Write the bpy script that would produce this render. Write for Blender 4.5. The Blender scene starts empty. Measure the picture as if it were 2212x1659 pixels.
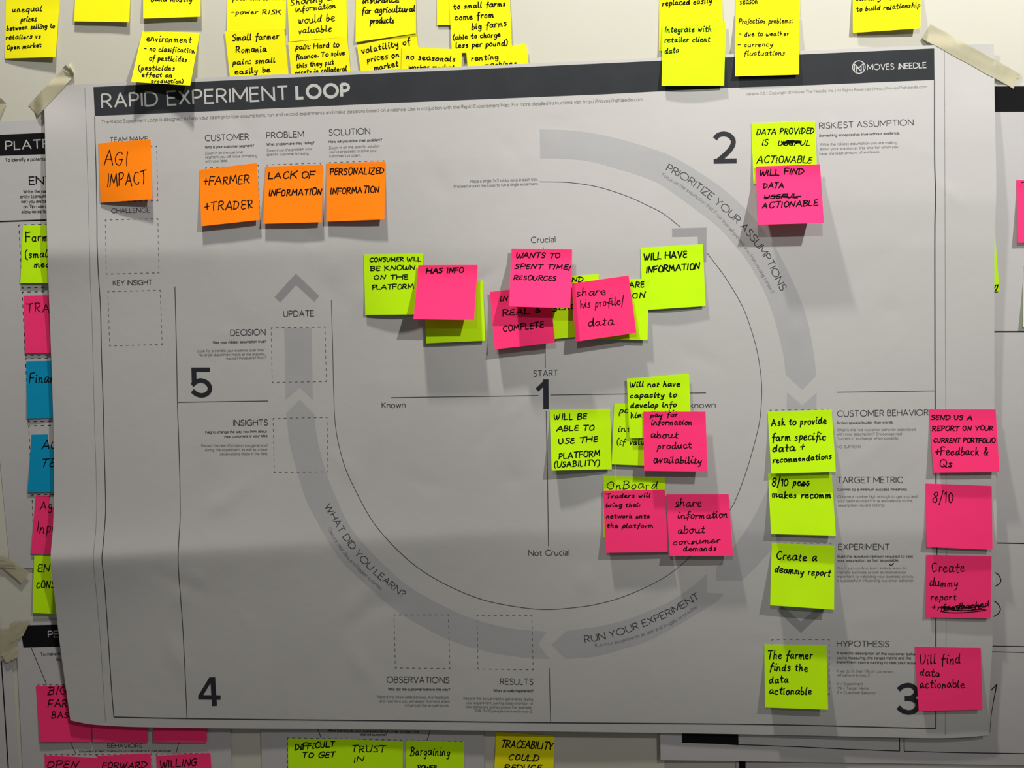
import bpy, math, random
import numpy as np
from mathutils import Matrix, Vector
from mathutils.geometry import tessellate_polygon

# ------------------------------------------------------------------ camera
W, H, FPX = 2212, 1659, 1770.0
DIST, ZC = 1.035, 1.5                      # camera distance from the wall, height of its aim point
YAW, PITCH, ROLL = map(math.radians, (-4.164, -1.777, 1.098))
_ry = np.array([[math.cos(YAW), 0, math.sin(YAW)], [0, 1, 0], [-math.sin(YAW), 0, math.cos(YAW)]])
_rx = np.array([[1, 0, 0], [0, math.cos(PITCH), -math.sin(PITCH)], [0, math.sin(PITCH), math.cos(PITCH)]])
_rz = np.array([[math.cos(ROLL), -math.sin(ROLL), 0], [math.sin(ROLL), math.cos(ROLL), 0], [0, 0, 1]])
CAM = _ry @ _rx @ _rz
scene = bpy.context.scene
COL = scene.collection
cd = bpy.data.cameras.new('camera')
cd.sensor_fit = 'HORIZONTAL'; cd.sensor_width = 36.0; cd.lens = FPX / W * 36.0
cd.clip_start = 0.01
cam = bpy.data.objects.new('camera', cd); COL.objects.link(cam)
_r, _d, _f = CAM[:, 0], CAM[:, 1], CAM[:, 2]
tow = lambda v: (v[0], v[2], -v[1])
_R, _U, _B = tow(_r), tow(-_d), tow(-_f)
cam.matrix_world = Matrix(((_R[0], _U[0], _B[0], 0), (_R[1], _U[1], _B[1], -DIST), (_R[2], _U[2], _B[2], ZC), (0, 0, 0, 1)))
scene.camera = cam

# ------------------------------------------------------------------ light
scene.view_settings.view_transform = 'Standard'
scene.view_settings.look = 'None'
scene.view_settings.gamma = 1.0
scene.view_settings.use_curve_mapping = False
scene.view_settings.exposure = 0.12
world = bpy.data.worlds.new('room_light'); scene.world = world
world.use_nodes = True
bg = world.node_tree.nodes['Background']
bg.inputs[0].default_value = (1.0, 0.965, 0.92, 1); bg.inputs[1].default_value = 0.10

def spot(name, loc, aim, power, size, angle, blend, col):
    l = bpy.data.lights.new(name, 'SPOT')
    l.energy = power; l.shadow_soft_size = size; l.color = col
    l.spot_size = math.radians(angle); l.spot_blend = blend
    o = bpy.data.objects.new(name, l); COL.objects.link(o)
    o.location = loc
    o.rotation_euler = (Vector(aim) - Vector(loc)).to_track_quat('-Z', 'Y').to_euler()
    return o
# three ceiling spots light the wall: a washer close to it (long shadows), one in the room to the right (short, crisp shadows)
# and an accent spot further back
spot('wall_washer_spot', (-0.37, -0.41, 3.14), (-0.195, 0.0, 1.71), 128, 0.045, 148, 1.0, (1.0, 0.955, 0.88))
spot('room_spot', (1.53, -1.56, 3.11), (0.67, 0.0, 2.90), 375, 0.024, 97, 1.0, (1.0, 0.985, 0.94))
spot('accent_spot', (-0.30, -2.60, 2.90), (0.40, 0.0, 1.66), 98, 0.04, 26, 1.0, (1.0, 0.975, 0.93))

# ------------------------------------------------------------------ helpers
def P3(px, py, h):
    """pixel of the 2212x1659 frame + height off the wall (m) -> world point(s)"""
    px = np.asarray(px, float); py = np.asarray(py, float); h = np.asarray(h, float)
    a, b = (px - W / 2) / FPX, (py - H / 2) / FPX
    d = [CAM[i, 0] * a + CAM[i, 1] * b + CAM[i, 2] for i in range(3)]
    t = (DIST - h) / d[2]
    return np.stack([d[0] * t, -h + 0 * t, ZC - d[1] * t], -1)

def mesh_obj(name, verts, faces, mat, parent=None, origin=None, smooth=False):
    verts = np.asarray(verts, float)
    if parent is not None:
        origin = np.array(parent['_o'] if '_o' in parent.keys() else parent.parent['_o'])
    elif origin is None:
        origin = verts.mean(0)
    me = bpy.data.meshes.new(name)
    me.from_pydata((verts - origin).tolist(), [], faces)
    me.materials.append(mat)
    if smooth:
        me.polygons.foreach_set('use_smooth', [True] * len(me.polygons))
    me.update()
    o = bpy.data.objects.new(name, me); COL.objects.link(o)
    if parent is not None:
        o.parent = parent
    else:
        o.location = origin; o['_o'] = [float(v) for v in origin]
    return o

def tag(o, label, cat, group=None):
    o['label'] = label; o['category'] = cat
    if group: o['group'] = group
    return o

def empty(name, loc):
    o = bpy.data.objects.new(name, None); COL.objects.link(o)
    o.empty_display_size = 0.02
    o.location = loc; o['_o'] = [float(v) for v in loc]
    return o

# ------------------------------------------------------------------ materials
def mat(name, col, rough=0.75, var=0.04, scale=60, bump=0.0, bscale=40, transl=0.0, alpha=1.0, spec=0.25, fibre=0.0):
    m = bpy.data.materials.new(name); m.use_nodes = True
    nt = m.node_tree; b = nt.nodes['Principled BSDF']; out = nt.nodes['Material Output']
    tc = nt.nodes.new('ShaderNodeTexCoord')
    n = nt.nodes.new('ShaderNodeTexNoise'); n.inputs['Scale'].default_value = scale; n.inputs['Detail'].default_value = 4
    geo = nt.nodes.new('ShaderNodeNewGeometry')
    nt.links.new(geo.outputs['Position'], n.inputs['Vector'])
    r = nt.nodes.new('ShaderNodeValToRGB')
    r.color_ramp.elements[0].position = 0.3; r.color_ramp.elements[1].position = 0.7
    r.color_ramp.elements[0].color = tuple(max(0, c * (1 - var)) for c in col) + (1,)
    r.color_ramp.elements[1].color = tuple(min(1, c * (1 + var)) for c in col) + (1,)
    nt.links.new(n.outputs['Fac'], r.inputs['Fac'])
    nt.links.new(r.outputs['Color'], b.inputs['Base Color'])
    b.inputs['Roughness'].default_value = rough
    b.inputs['Specular IOR Level'].default_value = spec
    if bump > 0:
        n2 = nt.nodes.new('ShaderNodeTexNoise'); n2.inputs['Scale'].default_value = bscale; n2.inputs['Detail'].default_value = 3
        nt.links.new(geo.outputs['Position'], n2.inputs['Vector'])
        bp = nt.nodes.new('ShaderNodeBump'); bp.inputs['Strength'].default_value = bump; bp.inputs['Distance'].default_value = 0.002
        nt.links.new(n2.outputs['Fac'], bp.inputs['Height'])
        nt.links.new(bp.outputs['Normal'], b.inputs['Normal'])
    sh = b.outputs[0]
    if transl > 0:
        t = nt.nodes.new('ShaderNodeBsdfTranslucent'); nt.links.new(r.outputs['Color'], t.inputs['Color'])
        mx = nt.nodes.new('ShaderNodeMixShader'); mx.inputs[0].default_value = transl
        nt.links.new(sh, mx.inputs[1]); nt.links.new(t.outputs[0], mx.inputs[2]); sh = mx.outputs[0]
    if alpha < 1:
        t = nt.nodes.new('ShaderNodeBsdfTransparent')
        mx = nt.nodes.new('ShaderNodeMixShader'); mx.inputs[0].default_value = alpha
        nt.links.new(t.outputs[0], mx.inputs[1]); nt.links.new(sh, mx.inputs[2]); sh = mx.outputs[0]
    nt.links.new(sh, out.inputs['Surface'])
    return m

PA = 0.42
M = dict(
    wall=mat('painted_wall', (PA * 1.11, PA * 1.085, PA * 0.93), 0.6, 0.015, 7, 0.02, 160),
    paper=mat('poster_paper', (PA, PA * 0.985, PA * 0.965), 0.7, 0.018, 9, 0.10, 45),
    sheet=mat('sheet_paper', (PA * 0.99, PA * 0.965, PA * 0.965), 0.7, 0.02, 12, 0.10, 40),
    band=mat('dark_slate_ink', (0.027, 0.030, 0.034), 0.8, 0.08, 30, spec=0.08),
    black=mat('black_print', (0.007, 0.007, 0.008), 0.8, 0.1, 30, spec=0.06),
    ink=mat('charcoal_print', (0.040, 0.040, 0.044), 0.7, 0.1, 90),
    navy=mat('numeral_print', (0.016, 0.017, 0.023), 0.7, 0.1, 90),
    caption=mat('caption_print', (0.075, 0.074, 0.076), 0.7, 0.15, 120),
    grey=mat('grey_print', (0.185, 0.182, 0.182), 0.7, 0.15, 120),
    pale=mat('pale_grey_print', (0.25, 0.247, 0.243), 0.7, 0.15, 120),
    hair=mat('fold_line_print', (0.19, 0.182, 0.182), 0.7, 0.1, 60),
    arrow=mat('arrow_tint', (PA * 0.80, PA * 0.80, PA * 0.815), 0.7, 0.02, 14, 0.06, 45),
    chev=mat('chevron_tint', (PA * 0.60, PA * 0.60, PA * 0.615), 0.7, 0.02, 14),
    white=mat('reversed_lettering', (PA * 0.98, PA * 0.98, PA * 0.95), 0.7, 0.05, 80),
    marker=mat('black_marker_ink', (0.005, 0.005, 0.006), 0.9, 0.2, 150, spec=0.03),
    yellow=mat('neon_yellow_paper', (0.88, 0.83, 0.007), 0.8, 0.02, 25, 0.08, 30, 0.2, spec=0.1),
    lime=mat('neon_lime_paper', (0.58, 0.95, 0.006), 0.8, 0.02, 25, 0.08, 30, 0.2, spec=0.1),
    pink=mat('neon_pink_paper', (1.0, 0.042, 0.20), 0.8, 0.02, 25, 0.08, 30, 0.2, spec=0.1),
    orange=mat('neon_orange_paper', (1.0, 0.25, 0.005), 0.8, 0.02, 25, 0.08, 30, 0.2, spec=0.1),
    blue=mat('bright_blue_paper', (0.004, 0.30, 0.53), 0.8, 0.02, 25, 0.08, 30, 0.2, spec=0.1),
    tape=mat('masking_tape', (PA * 1.14, PA * 1.07, PA * 0.74), 0.6, 0.03, 60, 0.05, 200, 0.1, 0.66),
)

# ------------------------------------------------------------------ stroke lettering
# glyph: advance width ; strokes on a 10-unit cap height. '~' smooth curve, '@' ellipse, '*' dot
PRINT = {
'A':(7.2,'0,0 3.6,10 7.2,0|1.3,3.5 5.9,3.5'),
'B':(5.6,'0,0 0,10|~0,10 1.5,10 2.8,10 4.2,9.4 4.8,7.7 4.2,6 2.8,5.4 1.5,5.4 0,5.4|~0,5.4 1.5,5.4 3,5.4 4.8,4.6 5.5,2.7 4.8,.8 3,0 1.5,0 0,0'),
'C':(8.2,'~8.2,8.2 6.8,9.6 5,10.1 2.6,9.4 .8,7.5 .2,5 .8,2.5 2.6,.6 5,-.1 6.8,.4 8.2,1.8'),
'D':(7.4,'0,0 0,10|~0,10 1.4,10 2.8,10 5.4,9.2 7,7.2 7.4,5 7,2.8 5.4,.8 2.8,0 1.4,0 0,0'),
'E':(5.3,'5.2,10 0,10 0,0 5.4,0|0,5.3 4.8,5.3'),
'F':(5,'5,10 0,10 0,0|0,5.2 4.6,5.2'),
'G':(8.7,'~8.2,8.4 6.8,9.7 5,10.1 2.6,9.4 .8,7.5 .2,5 .8,2.5 2.6,.6 5,-.1 7,.3 8.6,1.3|8.6,1.3 8.6,5 5.4,5'),
'H':(7,'0,0 0,10|7,0 7,10|0,5.3 7,5.3'),
'I':(0,'0,0 0,10'),
'J':(3.6,'~3.6,10 3.6,6 3.6,2.6 2.8,.5 1.5,-.1 0,.6'),
'K':(6,'0,0 0,10|5.8,10 .2,5|1.6,6 6.2,0'),
'L':(4.8,'0,10 0,0 4.8,0'),
'M':(8.6,'0,0 0,10 4.3,2.5 8.6,10 8.6,0'),
'N':(7.3,'0,0 0,10 7.3,0 7.3,10'),
'O':(10,'@5,5,4.9,5.1'),
'P':(5.4,'0,0 0,10|~0,10 1.4,10 2.8,10 4.7,9.2 5.4,7.3 4.7,5.4 2.8,4.6 1.4,4.6 0,4.6'),
'Q':(10,'@5,5,4.9,5.1|6,2.4 9,-.6'),
'R':(5.9,'0,0 0,10|~0,10 1.4,10 2.8,10 4.7,9.2 5.4,7.4 4.7,5.6 2.8,4.8 1.4,4.8 0,4.8|2.6,4.8 5.9,0'),
'S':(5.6,'~5.2,8.6 4.2,9.8 2.8,10.1 1.2,9.5 .5,7.8 1.2,6.2 2.9,5.3 4.8,4.3 5.5,2.5 4.8,.7 2.8,-.1 1,.3 0,1.6'),
'T':(6.4,'0,10 6.4,10|3.2,10 3.2,0'),
'U':(6.8,'~0,10 0,7 0,3.6 .9,.9 3.4,-.1 5.9,.9 6.8,3.6 6.8,7 6.8,10'),
'V':(7,'0,10 3.5,0 7,10'),
'W':(10.4,'0,10 2.7,0 5.2,9.6 7.7,0 10.4,10'),
'X':(6.4,'0,10 6.4,0|6.2,10 0,0'),
'Y':(6.6,'0,10 3.3,4.6 6.6,10|3.3,4.6 3.3,0'),
'Z':(6,'0,10 6,10 0,0 6.2,0'),
'0':(5.6,'@2.8,5,2.8,5.1'),'1':(2.6,'0,7.8 2.4,10 2.4,0'),
'2':(5.8,'~.3,7.4 1.1,9.3 3,10.1 4.9,9.3 5.5,7.4 4.7,5.4 2.6,2.9 .2,.2|0,0 5.8,0'),
'3':(5.6,'~.4,8.3 1.4,9.7 3,10.1 4.8,9.4 5.3,7.7 4.5,6 2.4,5.4|~2.4,5.4 4.9,4.6 5.6,2.7 4.7,.7 2.8,-.1 1.2,.4 .1,1.9'),
'5':(5.7,'5,10 1.2,10 .9,5.4|~.9,5.4 2.8,6.3 4.8,5.5 5.7,3.2 4.8,.8 2.6,-.1 1.1,.3 0,1.4'),
'8':(5.6,'@2.8,7.6,2.2,2.4|@2.8,2.6,2.7,2.7'),
'a':(4.8,'~.5,5.5 1.5,6.5 2.8,6.7 4.2,6.1 4.7,4.5 4.7,2 4.7,0|~4.7,3.9 3,3.8 1.2,3.4 .2,1.9 .8,.4 2.2,-.1 3.7,.5 4.7,1.9'),
'b':(5.8,'0,0 0,10.4|@2.9,3.3,2.9,3.4'),
'c':(4.8,'~4.8,5.4 3.6,6.6 2,6.4 .6,5 .2,3.3 .6,1.6 2,.2 3.6,0 4.8,1.1'),
'd':(5.8,'5.8,0 5.8,10.4|@2.9,3.3,2.9,3.4'),
'e':(5.6,'.2,3.6 5.6,3.6|~5.6,3.6 5.2,5.4 4,6.5 2.8,6.7 1.2,6 .2,4.3 .2,2.6 1.1,.7 2.8,-.1 4.3,.3 5.3,1.4'),
'f':(3,'~3.3,10.2 2.1,10.2 1.3,9 1.3,7 1.3,3 1.3,0|0,6.3 3,6.3'),
'g':(5.8,'@2.9,3.3,2.9,3.4|~5.8,6.5 5.8,3 5.8,-.5 5.2,-2.4 3,-3.2 .6,-2.4'),
'h':(4.8,'0,0 0,10.4|~0,4 .8,5.9 2.6,6.7 4.3,6 4.8,4.2 4.8,2 4.8,0'),
'i':(0,'0,0 0,6.5|*0,9'),
'j':(.6,'~.6,6.5 .6,2 .6,-1.5 0,-3 -1.2,-3|*.6,9'),
'k':(4.8,'0,0 0,10.4|4.6,6.5 .2,3.2|1.4,4 4.9,0'),
'l':(0,'0,0 0,10.4'),
'm':(8,'0,0 0,6.5|~0,4 .8,6 2.3,6.7 3.7,6 4,4.2 4,2 4,0|~4,4 4.8,6 6.3,6.7 7.7,6 8,4.2 8,2 8,0'),
'n':(4.8,'0,0 0,6.5|~0,4 .8,5.9 2.6,6.7 4.3,6 4.8,4.2 4.8,2 4.8,0'),
'o':(6,'@3,3.3,3,3.4'),
'p':(5.8,'0,-3.2 0,6.5|@2.9,3.3,2.9,3.4'),
'q':(5.8,'5.8,-3.2 5.8,6.5|@2.9,3.3,2.9,3.4'),
'r':(2.8,'0,0 0,6.5|~0,3.8 .7,5.7 1.9,6.6 3,6.5'),
's':(4,'~3.8,5.6 2.9,6.5 2,6.7 .9,6.3 .4,5.1 1,4 2.1,3.5 3.5,2.8 4,1.7 3.4,.5 2,-.1 .8,.2 0,1'),
't':(3.3,'~1.4,8.6 1.4,5 1.4,1.4 2,.1 3.3,.1|0,6.3 3.3,6.3'),
'u':(4.8,'4.8,6.5 4.8,0|~0,6.5 0,4 0,2.2 .6,.6 2.2,-.1 4,.7 4.8,2.6'),
'v':(5,'0,6.5 2.5,0 5,6.5'),'w':(7.6,'0,6.5 2,0 3.8,6.3 5.6,0 7.6,6.5'),
'x':(4.8,'0,6.5 4.8,0|4.6,6.5 0,0'),'y':(5,'0,6.5 2.7,.2|5,6.5 1.4,-3.2'),
'z':(4.4,'0,6.5 4.4,6.5 0,0 4.6,0'),
'.':(.6,'*.3,.3'),',':(.8,'.8,.8 .1,-1.6'),'?':(4.6,'~.2,8.2 1.2,9.7 2.6,10.1 4.2,9.3 4.6,7.6 3.8,6 2.4,4.9 2.2,2.8|*2.2,.3'),
'!':(.6,'.3,3 .3,10|*.3,.3'),"'":(.4,'.4,10.4 .1,8'),'"':(2,'.3,10.4 .3,8|1.7,10.4 1.7,8'),
'(':(2.4,'~2.4,11 .8,8 .3,4.5 .8,1 2.4,-2'),')':(2.4,'~0,11 1.6,8 2.1,4.5 1.6,1 0,-2'),
'/':(3.8,'0,-1.5 3.8,10.8'),':':(.6,'*.3,.3|*.3,5.8'),'-':(3,'.3,3.6 2.7,3.6'),'=':(5.4,'.2,2.6 5.2,2.6|.2,5 5.2,5'),
'%':(8,'@1.6,7.6,1.6,2.2|@6.4,2.2,1.6,2.2|6.6,10 1.4,0'),'+':(5,'0,4 5,4|2.5,1.5 2.5,6.5'),'|':(1,'.5,-2 .5,10.6'),
'\u00a9':(9,'@4.5,4.6,4.5,4.7|~6.2,6.2 4.6,7 2.8,5.6 2.8,3.6 4.6,2.2 6.2,3'),
}
HAND = {
'C':(6,'~5.6,8.6 4.2,10 2,9 .5,6 .6,2.6 2.4,.2 4.6,.4 6,1.8'),
'G':(6.6,'~5.8,8.8 4.4,10 2,9 .5,6 .8,2 2.8,0 5,.8 6,4.2|~3.6,4.4 6.6,4.5'),
'O':(6.2,'~3.2,10 1,8.8 .2,5.2 .9,1.6 3,.1 5.3,1.4 6.1,5 5.2,8.6 3,10 2.2,9.5'),
'D':(6.2,'~.6,9.6 .4,5 .3,0|~-.4,9.8 2.4,9.6 5.2,7.6 6,4.8 4.6,1.8 2,.2 0,.1'),
'E':(5,'~4.6,9.6 2,9.8 .6,8.6 1.2,5.9 2.8,5.3 4.4,5.4|~2.8,5.3 .8,4.4 .3,1.6 1.8,.1 4.8,.6'),
'U':(5.8,'~0,9.8 .2,5 .6,1.2 2.4,-.1 4.4,1 5.4,4.6 5.7,9.8'),
'W':(8.2,'~0,9.8 .8,4 1.8,.2 3,1.4 4.2,7 5,1.4 6.2,.2 7.6,5 8.4,9.8'),
'M':(7.8,'0,0 1.2,9.6 3.8,3 6.6,9.6 7.6,0'),
'N':(6.2,'0,0 .8,9.6 5,.4 6.2,9.8'),
'R':(6,'.3,0 .7,9.8|~-.4,9.2 2.2,10 4.8,9 4.8,6.6 2.6,4.9 .6,4.6|~2.2,4.8 4,2 6.2,0'),
'P':(5.2,'.3,0 .7,9.8|~-.5,9.2 2.4,10 5,8.8 4.8,6.2 2.4,4.6 .6,4.6'),
'B':(5.4,'.3,0 .7,9.8|~-.4,9.4 2.2,10 4.4,8.8 3.8,6.4 1,5.3|~1,5.3 4,5 5.2,3 4,.8 1.6,0 -.2,.2'),
'S':(5,'~4.8,8.9 3.2,10 1.2,9.2 .8,7.2 2.6,5.6 4.5,4 4.4,1.6 2.6,.1 .2,.7'),
'I':(1.8,'.8,0 1.1,9.8'),'T':(6,'0,9.6 6.2,10|3.4,9.8 2.8,0'),
'Q':(6.4,'~3.2,10 1,8.8 .2,5.2 .9,1.6 3,.1 5.3,1.4 6.1,5 5.2,8.6 3,10 2.2,9.5|~3.6,2.6 5.2,.8 7,-.4'),
'&':(5.6,'~5.4,.2 3,3.4 1.4,7.4 2.4,9.8 3.8,8.6 3,6 .9,3.4 .6,1.2 2.2,0 4,1.2 5.2,4'),
'8':(4.8,'~4.4,8.8 2.6,10 .8,8.4 1.6,6.2 3.8,4 4,1.2 2.2,-.1 .4,1.4 1,4 3.4,6.2 4.5,8.6'),
'0':(5,'~2.6,10 .8,8.4 .2,5 .9,1.4 2.6,.1 4.4,1.6 4.9,5 4.1,8.6 2.4,10'),
'/':(2.6,'0,-2.4 2.8,12'),'+':(5,'~.2,4.4 5,4.9|~2.7,8 2.4,1.4'),'-':(4,'~.2,4 3.8,4.3'),
'(':(2.6,'~2.6,11 .9,8 .3,4 1.2,0 2.6,-2'),')':(2.6,'~.2,11.4 1.8,8.6 2.3,4.6 1.6,.6 -.2,-2'),
'a':(5.2,'~4.2,4.8 2.6,5.6 .8,4.4 .3,2 1.4,.2 3,.8 4.2,3.4 4.4,5.2 4.3,2 4.8,.3 5.6,.6'),
'b':(4.2,'~.6,9.8 .5,5 .4,.6 1.8,0 3.6,1.2 3.8,3.6 2.6,4.8 .9,3.8'),
'c':(4.1,'~3.8,4.6 2.4,5.5 .7,4.2 .4,1.8 1.8,.1 4,.8'),
'd':(5.2,'~4,4.6 2.2,5.4 .5,3.6 .5,1.2 2,.1 3.6,1.8 4.3,6 4.6,9.8 4.4,4 4.6,.6 5.4,.3'),
'e':(4.5,'~.5,2.6 2.6,3.2 3.8,4.2 2.8,5.5 1,4.8 .3,2.4 1.4,.3 3.2,.2 4.5,1.2'),
'f':(3.8,'~4.2,9.4 3,10 2.2,8 1.9,3 1.6,-2.5|.4,5 4,5.2'),
'g':(4.5,'~4,4.8 2.2,5.4 .5,3.8 1,1.2 2.8,.8 4,3.4 4.2,5 4.1,0 3.4,-3 1.6,-3.8 .8,-2.4'),
'h':(4.8,'~.8,9.9 .6,5 .4,0|~.5,2.4 1.6,4.8 3.2,5.2 3.8,3.4 3.8,.8 4.8,.3'),
'i':(1.9,'~.6,5.2 .5,1.4 1,.1 1.9,.6|*.9,8'),
'j':(1.8,'~1.2,5.2 1.2,0 .6,-3 -.8,-3.2|*1.4,8'),
'k':(4.4,'~.7,9.9 .5,0|~3.8,5.2 1.6,3 .8,2.6|~1.4,3 2.6,1.2 4.4,.1'),
'l':(2.1,'~.8,9.9 .6,5 .6,1 1.4,.1 2.1,.7'),
'm':(6.6,'~.4,5.2 .4,0|~.5,2.6 1.5,5 2.6,4.8 2.8,2.6 2.8,0|~2.9,2.6 4,5 5.2,4.8 5.5,2.4 5.6,.5 6.6,.4'),
'n':(4.7,'~.4,5.2 .4,0|~.5,2.6 1.7,5 3.2,4.9 3.6,2.6 3.7,.6 4.7,.4'),
'o':(4.3,'~2.4,5.4 .7,4.2 .4,1.8 1.8,0 3.8,1 4.2,3.4 3,5.3 2.2,5.2'),
'p':(4.2,'~.9,5.2 .6,0 .3,-4|~.8,3.4 2,5.3 3.8,4.8 4,2.4 2.6,.3 .8,.8'),
'q':(4.6,'~4,4.8 2.2,5.4 .5,3.8 1,1 2.8,.8 4,3.4 4.3,5.2 4.2,-3.8'),
'r':(3.2,'~.4,5.2 .5,2.4 .4,0|~.5,2.8 1.4,4.8 3.1,5.1'),
's':(3.7,'~3.4,4.8 2,5.5 .8,4.4 1.8,3 3.2,1.8 2.4,.2 .4,.3'),
't':(3.7,'~1.8,8.6 1.6,4 1.6,1 2.6,.1 3.6,.6|.2,5.6 3.6,5.9'),
'u':(4.9,'~.4,5.2 .4,1.6 1.4,.1 3,1 4,3.6 4.1,5.2|~4.1,5.2 4,1.2 4.9,.3'),
'v':(3.8,'~.3,5.2 1.6,.2 2.2,.6 3.7,5.3'),
'w':(6,'~.3,5.2 .8,.8 1.8,.3 2.9,3.8 3.4,.7 4.6,.4 5.6,4.6 5.9,5.4'),
'x':(4,'~.3,5.2 3.8,0|~3.8,5.2 .2,0'),
'y':(4.3,'~.4,5.2 .7,2 2,1.4 3.6,4|~4.1,5.2 3.6,0 2.6,-3.4 .8,-3.8'),
'z':(4,'.4,5.2 3.8,5 .2,.2 4,.2'),
'\u20ac':(5,'4.8,9.8 .8,9.6 .3,.1 4.9,0|.6,5.2 4.2,5.4'),
}
for k, v in PRINT.items():
    HAND.setdefault(k, v)

def catmull(p, n=5):
    p = np.asarray(p, float)
    if len(p) < 3: return p
    q = np.vstack([2 * p[0] - p[1], p, 2 * p[-1] - p[-2]])
    t = np.linspace(0, 1, n, endpoint=False)[:, None]
    out = []
    for i in range(len(p) - 1):
        a, b, c, d = q[i:i + 4]
        out.append(0.5 * (2 * b + (c - a) * t + (2 * a - 5 * b + 4 * c - d) * t ** 2 + (3 * b - a - 3 * c + d) * t ** 3))
    out.append(p[-1:])
    return np.vstack(out)

_cache = {}
def glyph(font, ch):
    key = (id(font), ch)
    if key not in _cache:
        w, s = font.get(ch, font['.'])
        st = []
        for part in s.split('|'):
            k = part[0]
            if k == '*':
                st.append(('dot', np.array([[float(v) for v in part[1:].split(',')]])))
            elif k == '@':
                cx, cy, rx, ry = [float(v) for v in part[1:].split(',')]
                a = np.arange(24) * 2 * math.pi / 24
                st.append(('smooth', np.stack([cx + rx * np.cos(a), cy + ry * np.sin(a)], 1)))
            else:
                pts = np.array([[float(v) for v in p.split(',')] for p in part.lstrip('~').split()])
                st.append(('raw' if k == '~' else 'poly', pts))
        _cache[key] = (w, st)
    return _cache[key]

class Ink:
    """collects ribbons in frame pixels; built onto any surface afterwards"""
    def __init__(s): s.v = []; s.f = []; s.z = []; s.n = 0; s.k = 0
    def add(s, v, f):
        # every stroke a hair (4 micrometres) above the one before, so crossings do not flicker
        s.k += 1; s.z.append(np.full(len(v), (s.k % 9) * 4e-6))
        s.v.append(np.asarray(v, float)); s.f += [tuple(i + s.n for i in q) for q in f]; s.n += len(v)
    def ring(s, p, w):
        p = np.asarray(p, float); t = np.roll(p, -1, 0) - np.roll(p, 1, 0); t /= np.linalg.norm(t, axis=1)[:, None]
        nrm = np.stack([-t[:, 1], t[:, 0]], 1) * w / 2; k = len(p)
        s.add(np.vstack([p + nrm, p - nrm]), [(i, (i + 1) % k, k + (i + 1) % k, k + i) for i in range(k)])
    def ribbon(s, p, w, cap=False):
        p = np.asarray(p, float)
        keep = np.r_[True, np.linalg.norm(np.diff(p, axis=0), axis=1) > 1e-6]; p = p[keep]
        if len(p) < 2:
            s.disc(p[0], w / 2); return
        t = np.gradient(p, axis=0); t /= np.maximum(np.linalg.norm(t, axis=1)[:, None], 1e-9)
        nrm = np.stack([-t[:, 1], t[:, 0]], 1)
        wd = np.broadcast_to(np.asarray(w, float), (len(p),))[:, None] / 2
        a, b = p + nrm * wd, p - nrm * wd
        k = len(p)
        s.add(np.vstack([a, b]), [(i, i + 1, k + i + 1, k + i) for i in range(k - 1)])
        if cap:
            s.disc(p[0], float(wd[0, 0])); s.disc(p[-1], float(wd[-1, 0]))
    def disc(s, c, r, n=8):
        a = np.arange(n) * 2 * math.pi / n
        s.add(np.stack([c[0] + r * np.cos(a), c[1] + r * np.sin(a)], 1), [tuple(range(n))])
    def line(s, p, w, step=6, ext=0):
        """straight polyline, resampled so that it can lie on a wavy sheet"""
        p = np.asarray(p, float)
        for a, b in zip(p[:-1], p[1:]):
            d = b - a; L = np.linalg.norm(d)
            if L < 1e-6: continue
            e = d / L * ext
            n = max(2, int(L / step) + 1)
            s.ribbon(np.linspace(0, 1, n)[:, None] * (d + 2 * e) + a - e, w)
    def curve(s, p, w, n=8, cap=False):
        c = catmull(p, n); t = np.r_[0, np.cumsum(np.linalg.norm(np.diff(c, axis=0), axis=1))]
        a = np.linspace(0, t[-1], max(len(p), int(t[-1] / 5) + 2)) if t[-1] > 60 else t
        s.ribbon(np.stack([np.interp(a, t, c[:, 0]), np.interp(a, t, c[:, 1])], 1), w, cap)
    def build(s, name, surf, lift, m, parent):
        v = np.vstack(s.v)
        return mesh_obj(name, P3(v[:, 0], v[:, 1], surf(v[:, 0], v[:, 1]) + lift + np.concatenate(s.z)), s.f, m, parent)

def layout(font, text, sp, word):
    x = 0; out = []
    for ch in text:
        if ch == ' ': x += word; continue
        w, st = glyph(font, ch)
        out.append((ch, x, st)); x += w + sp
    return out, max(x - sp, .1)

def place(p0, p1, width, cap):
    p0 = np.asarray(p0, float); p1 = np.asarray(p1, float)
    d = p1 - p0; L = np.linalg.norm(d); t = d / L; up = np.array([t[1], -t[0]])
    return lambda q: p0 + t * (q[:, :1] / width * L) + up * (q[:, 1:] / 10 * cap)

def path_place(path, width, cap):
    c = catmull(path, 12); seg = np.linalg.norm(np.diff(c, axis=0), axis=1); s = np.r_[0, np.cumsum(seg)]
    def f(q):
        a = q[:, 0] / width * s[-1]
        pos = np.stack([np.interp(a, s, c[:, 0]), np.interp(a, s, c[:, 1])], 1)
        e = s[-1] * 0.02
        t = np.stack([np.interp(a + e, s, c[:, 0]) - np.interp(a - e, s, c[:, 0]), np.interp(a + e, s, c[:, 1]) - np.interp(a - e, s, c[:, 1])], 1)
        t /= np.linalg.norm(t, axis=1)[:, None]
        return pos + np.stack([t[:, 1], -t[:, 0]], 1) * (q[:, 1:] / 10 * cap)
    return f

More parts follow.
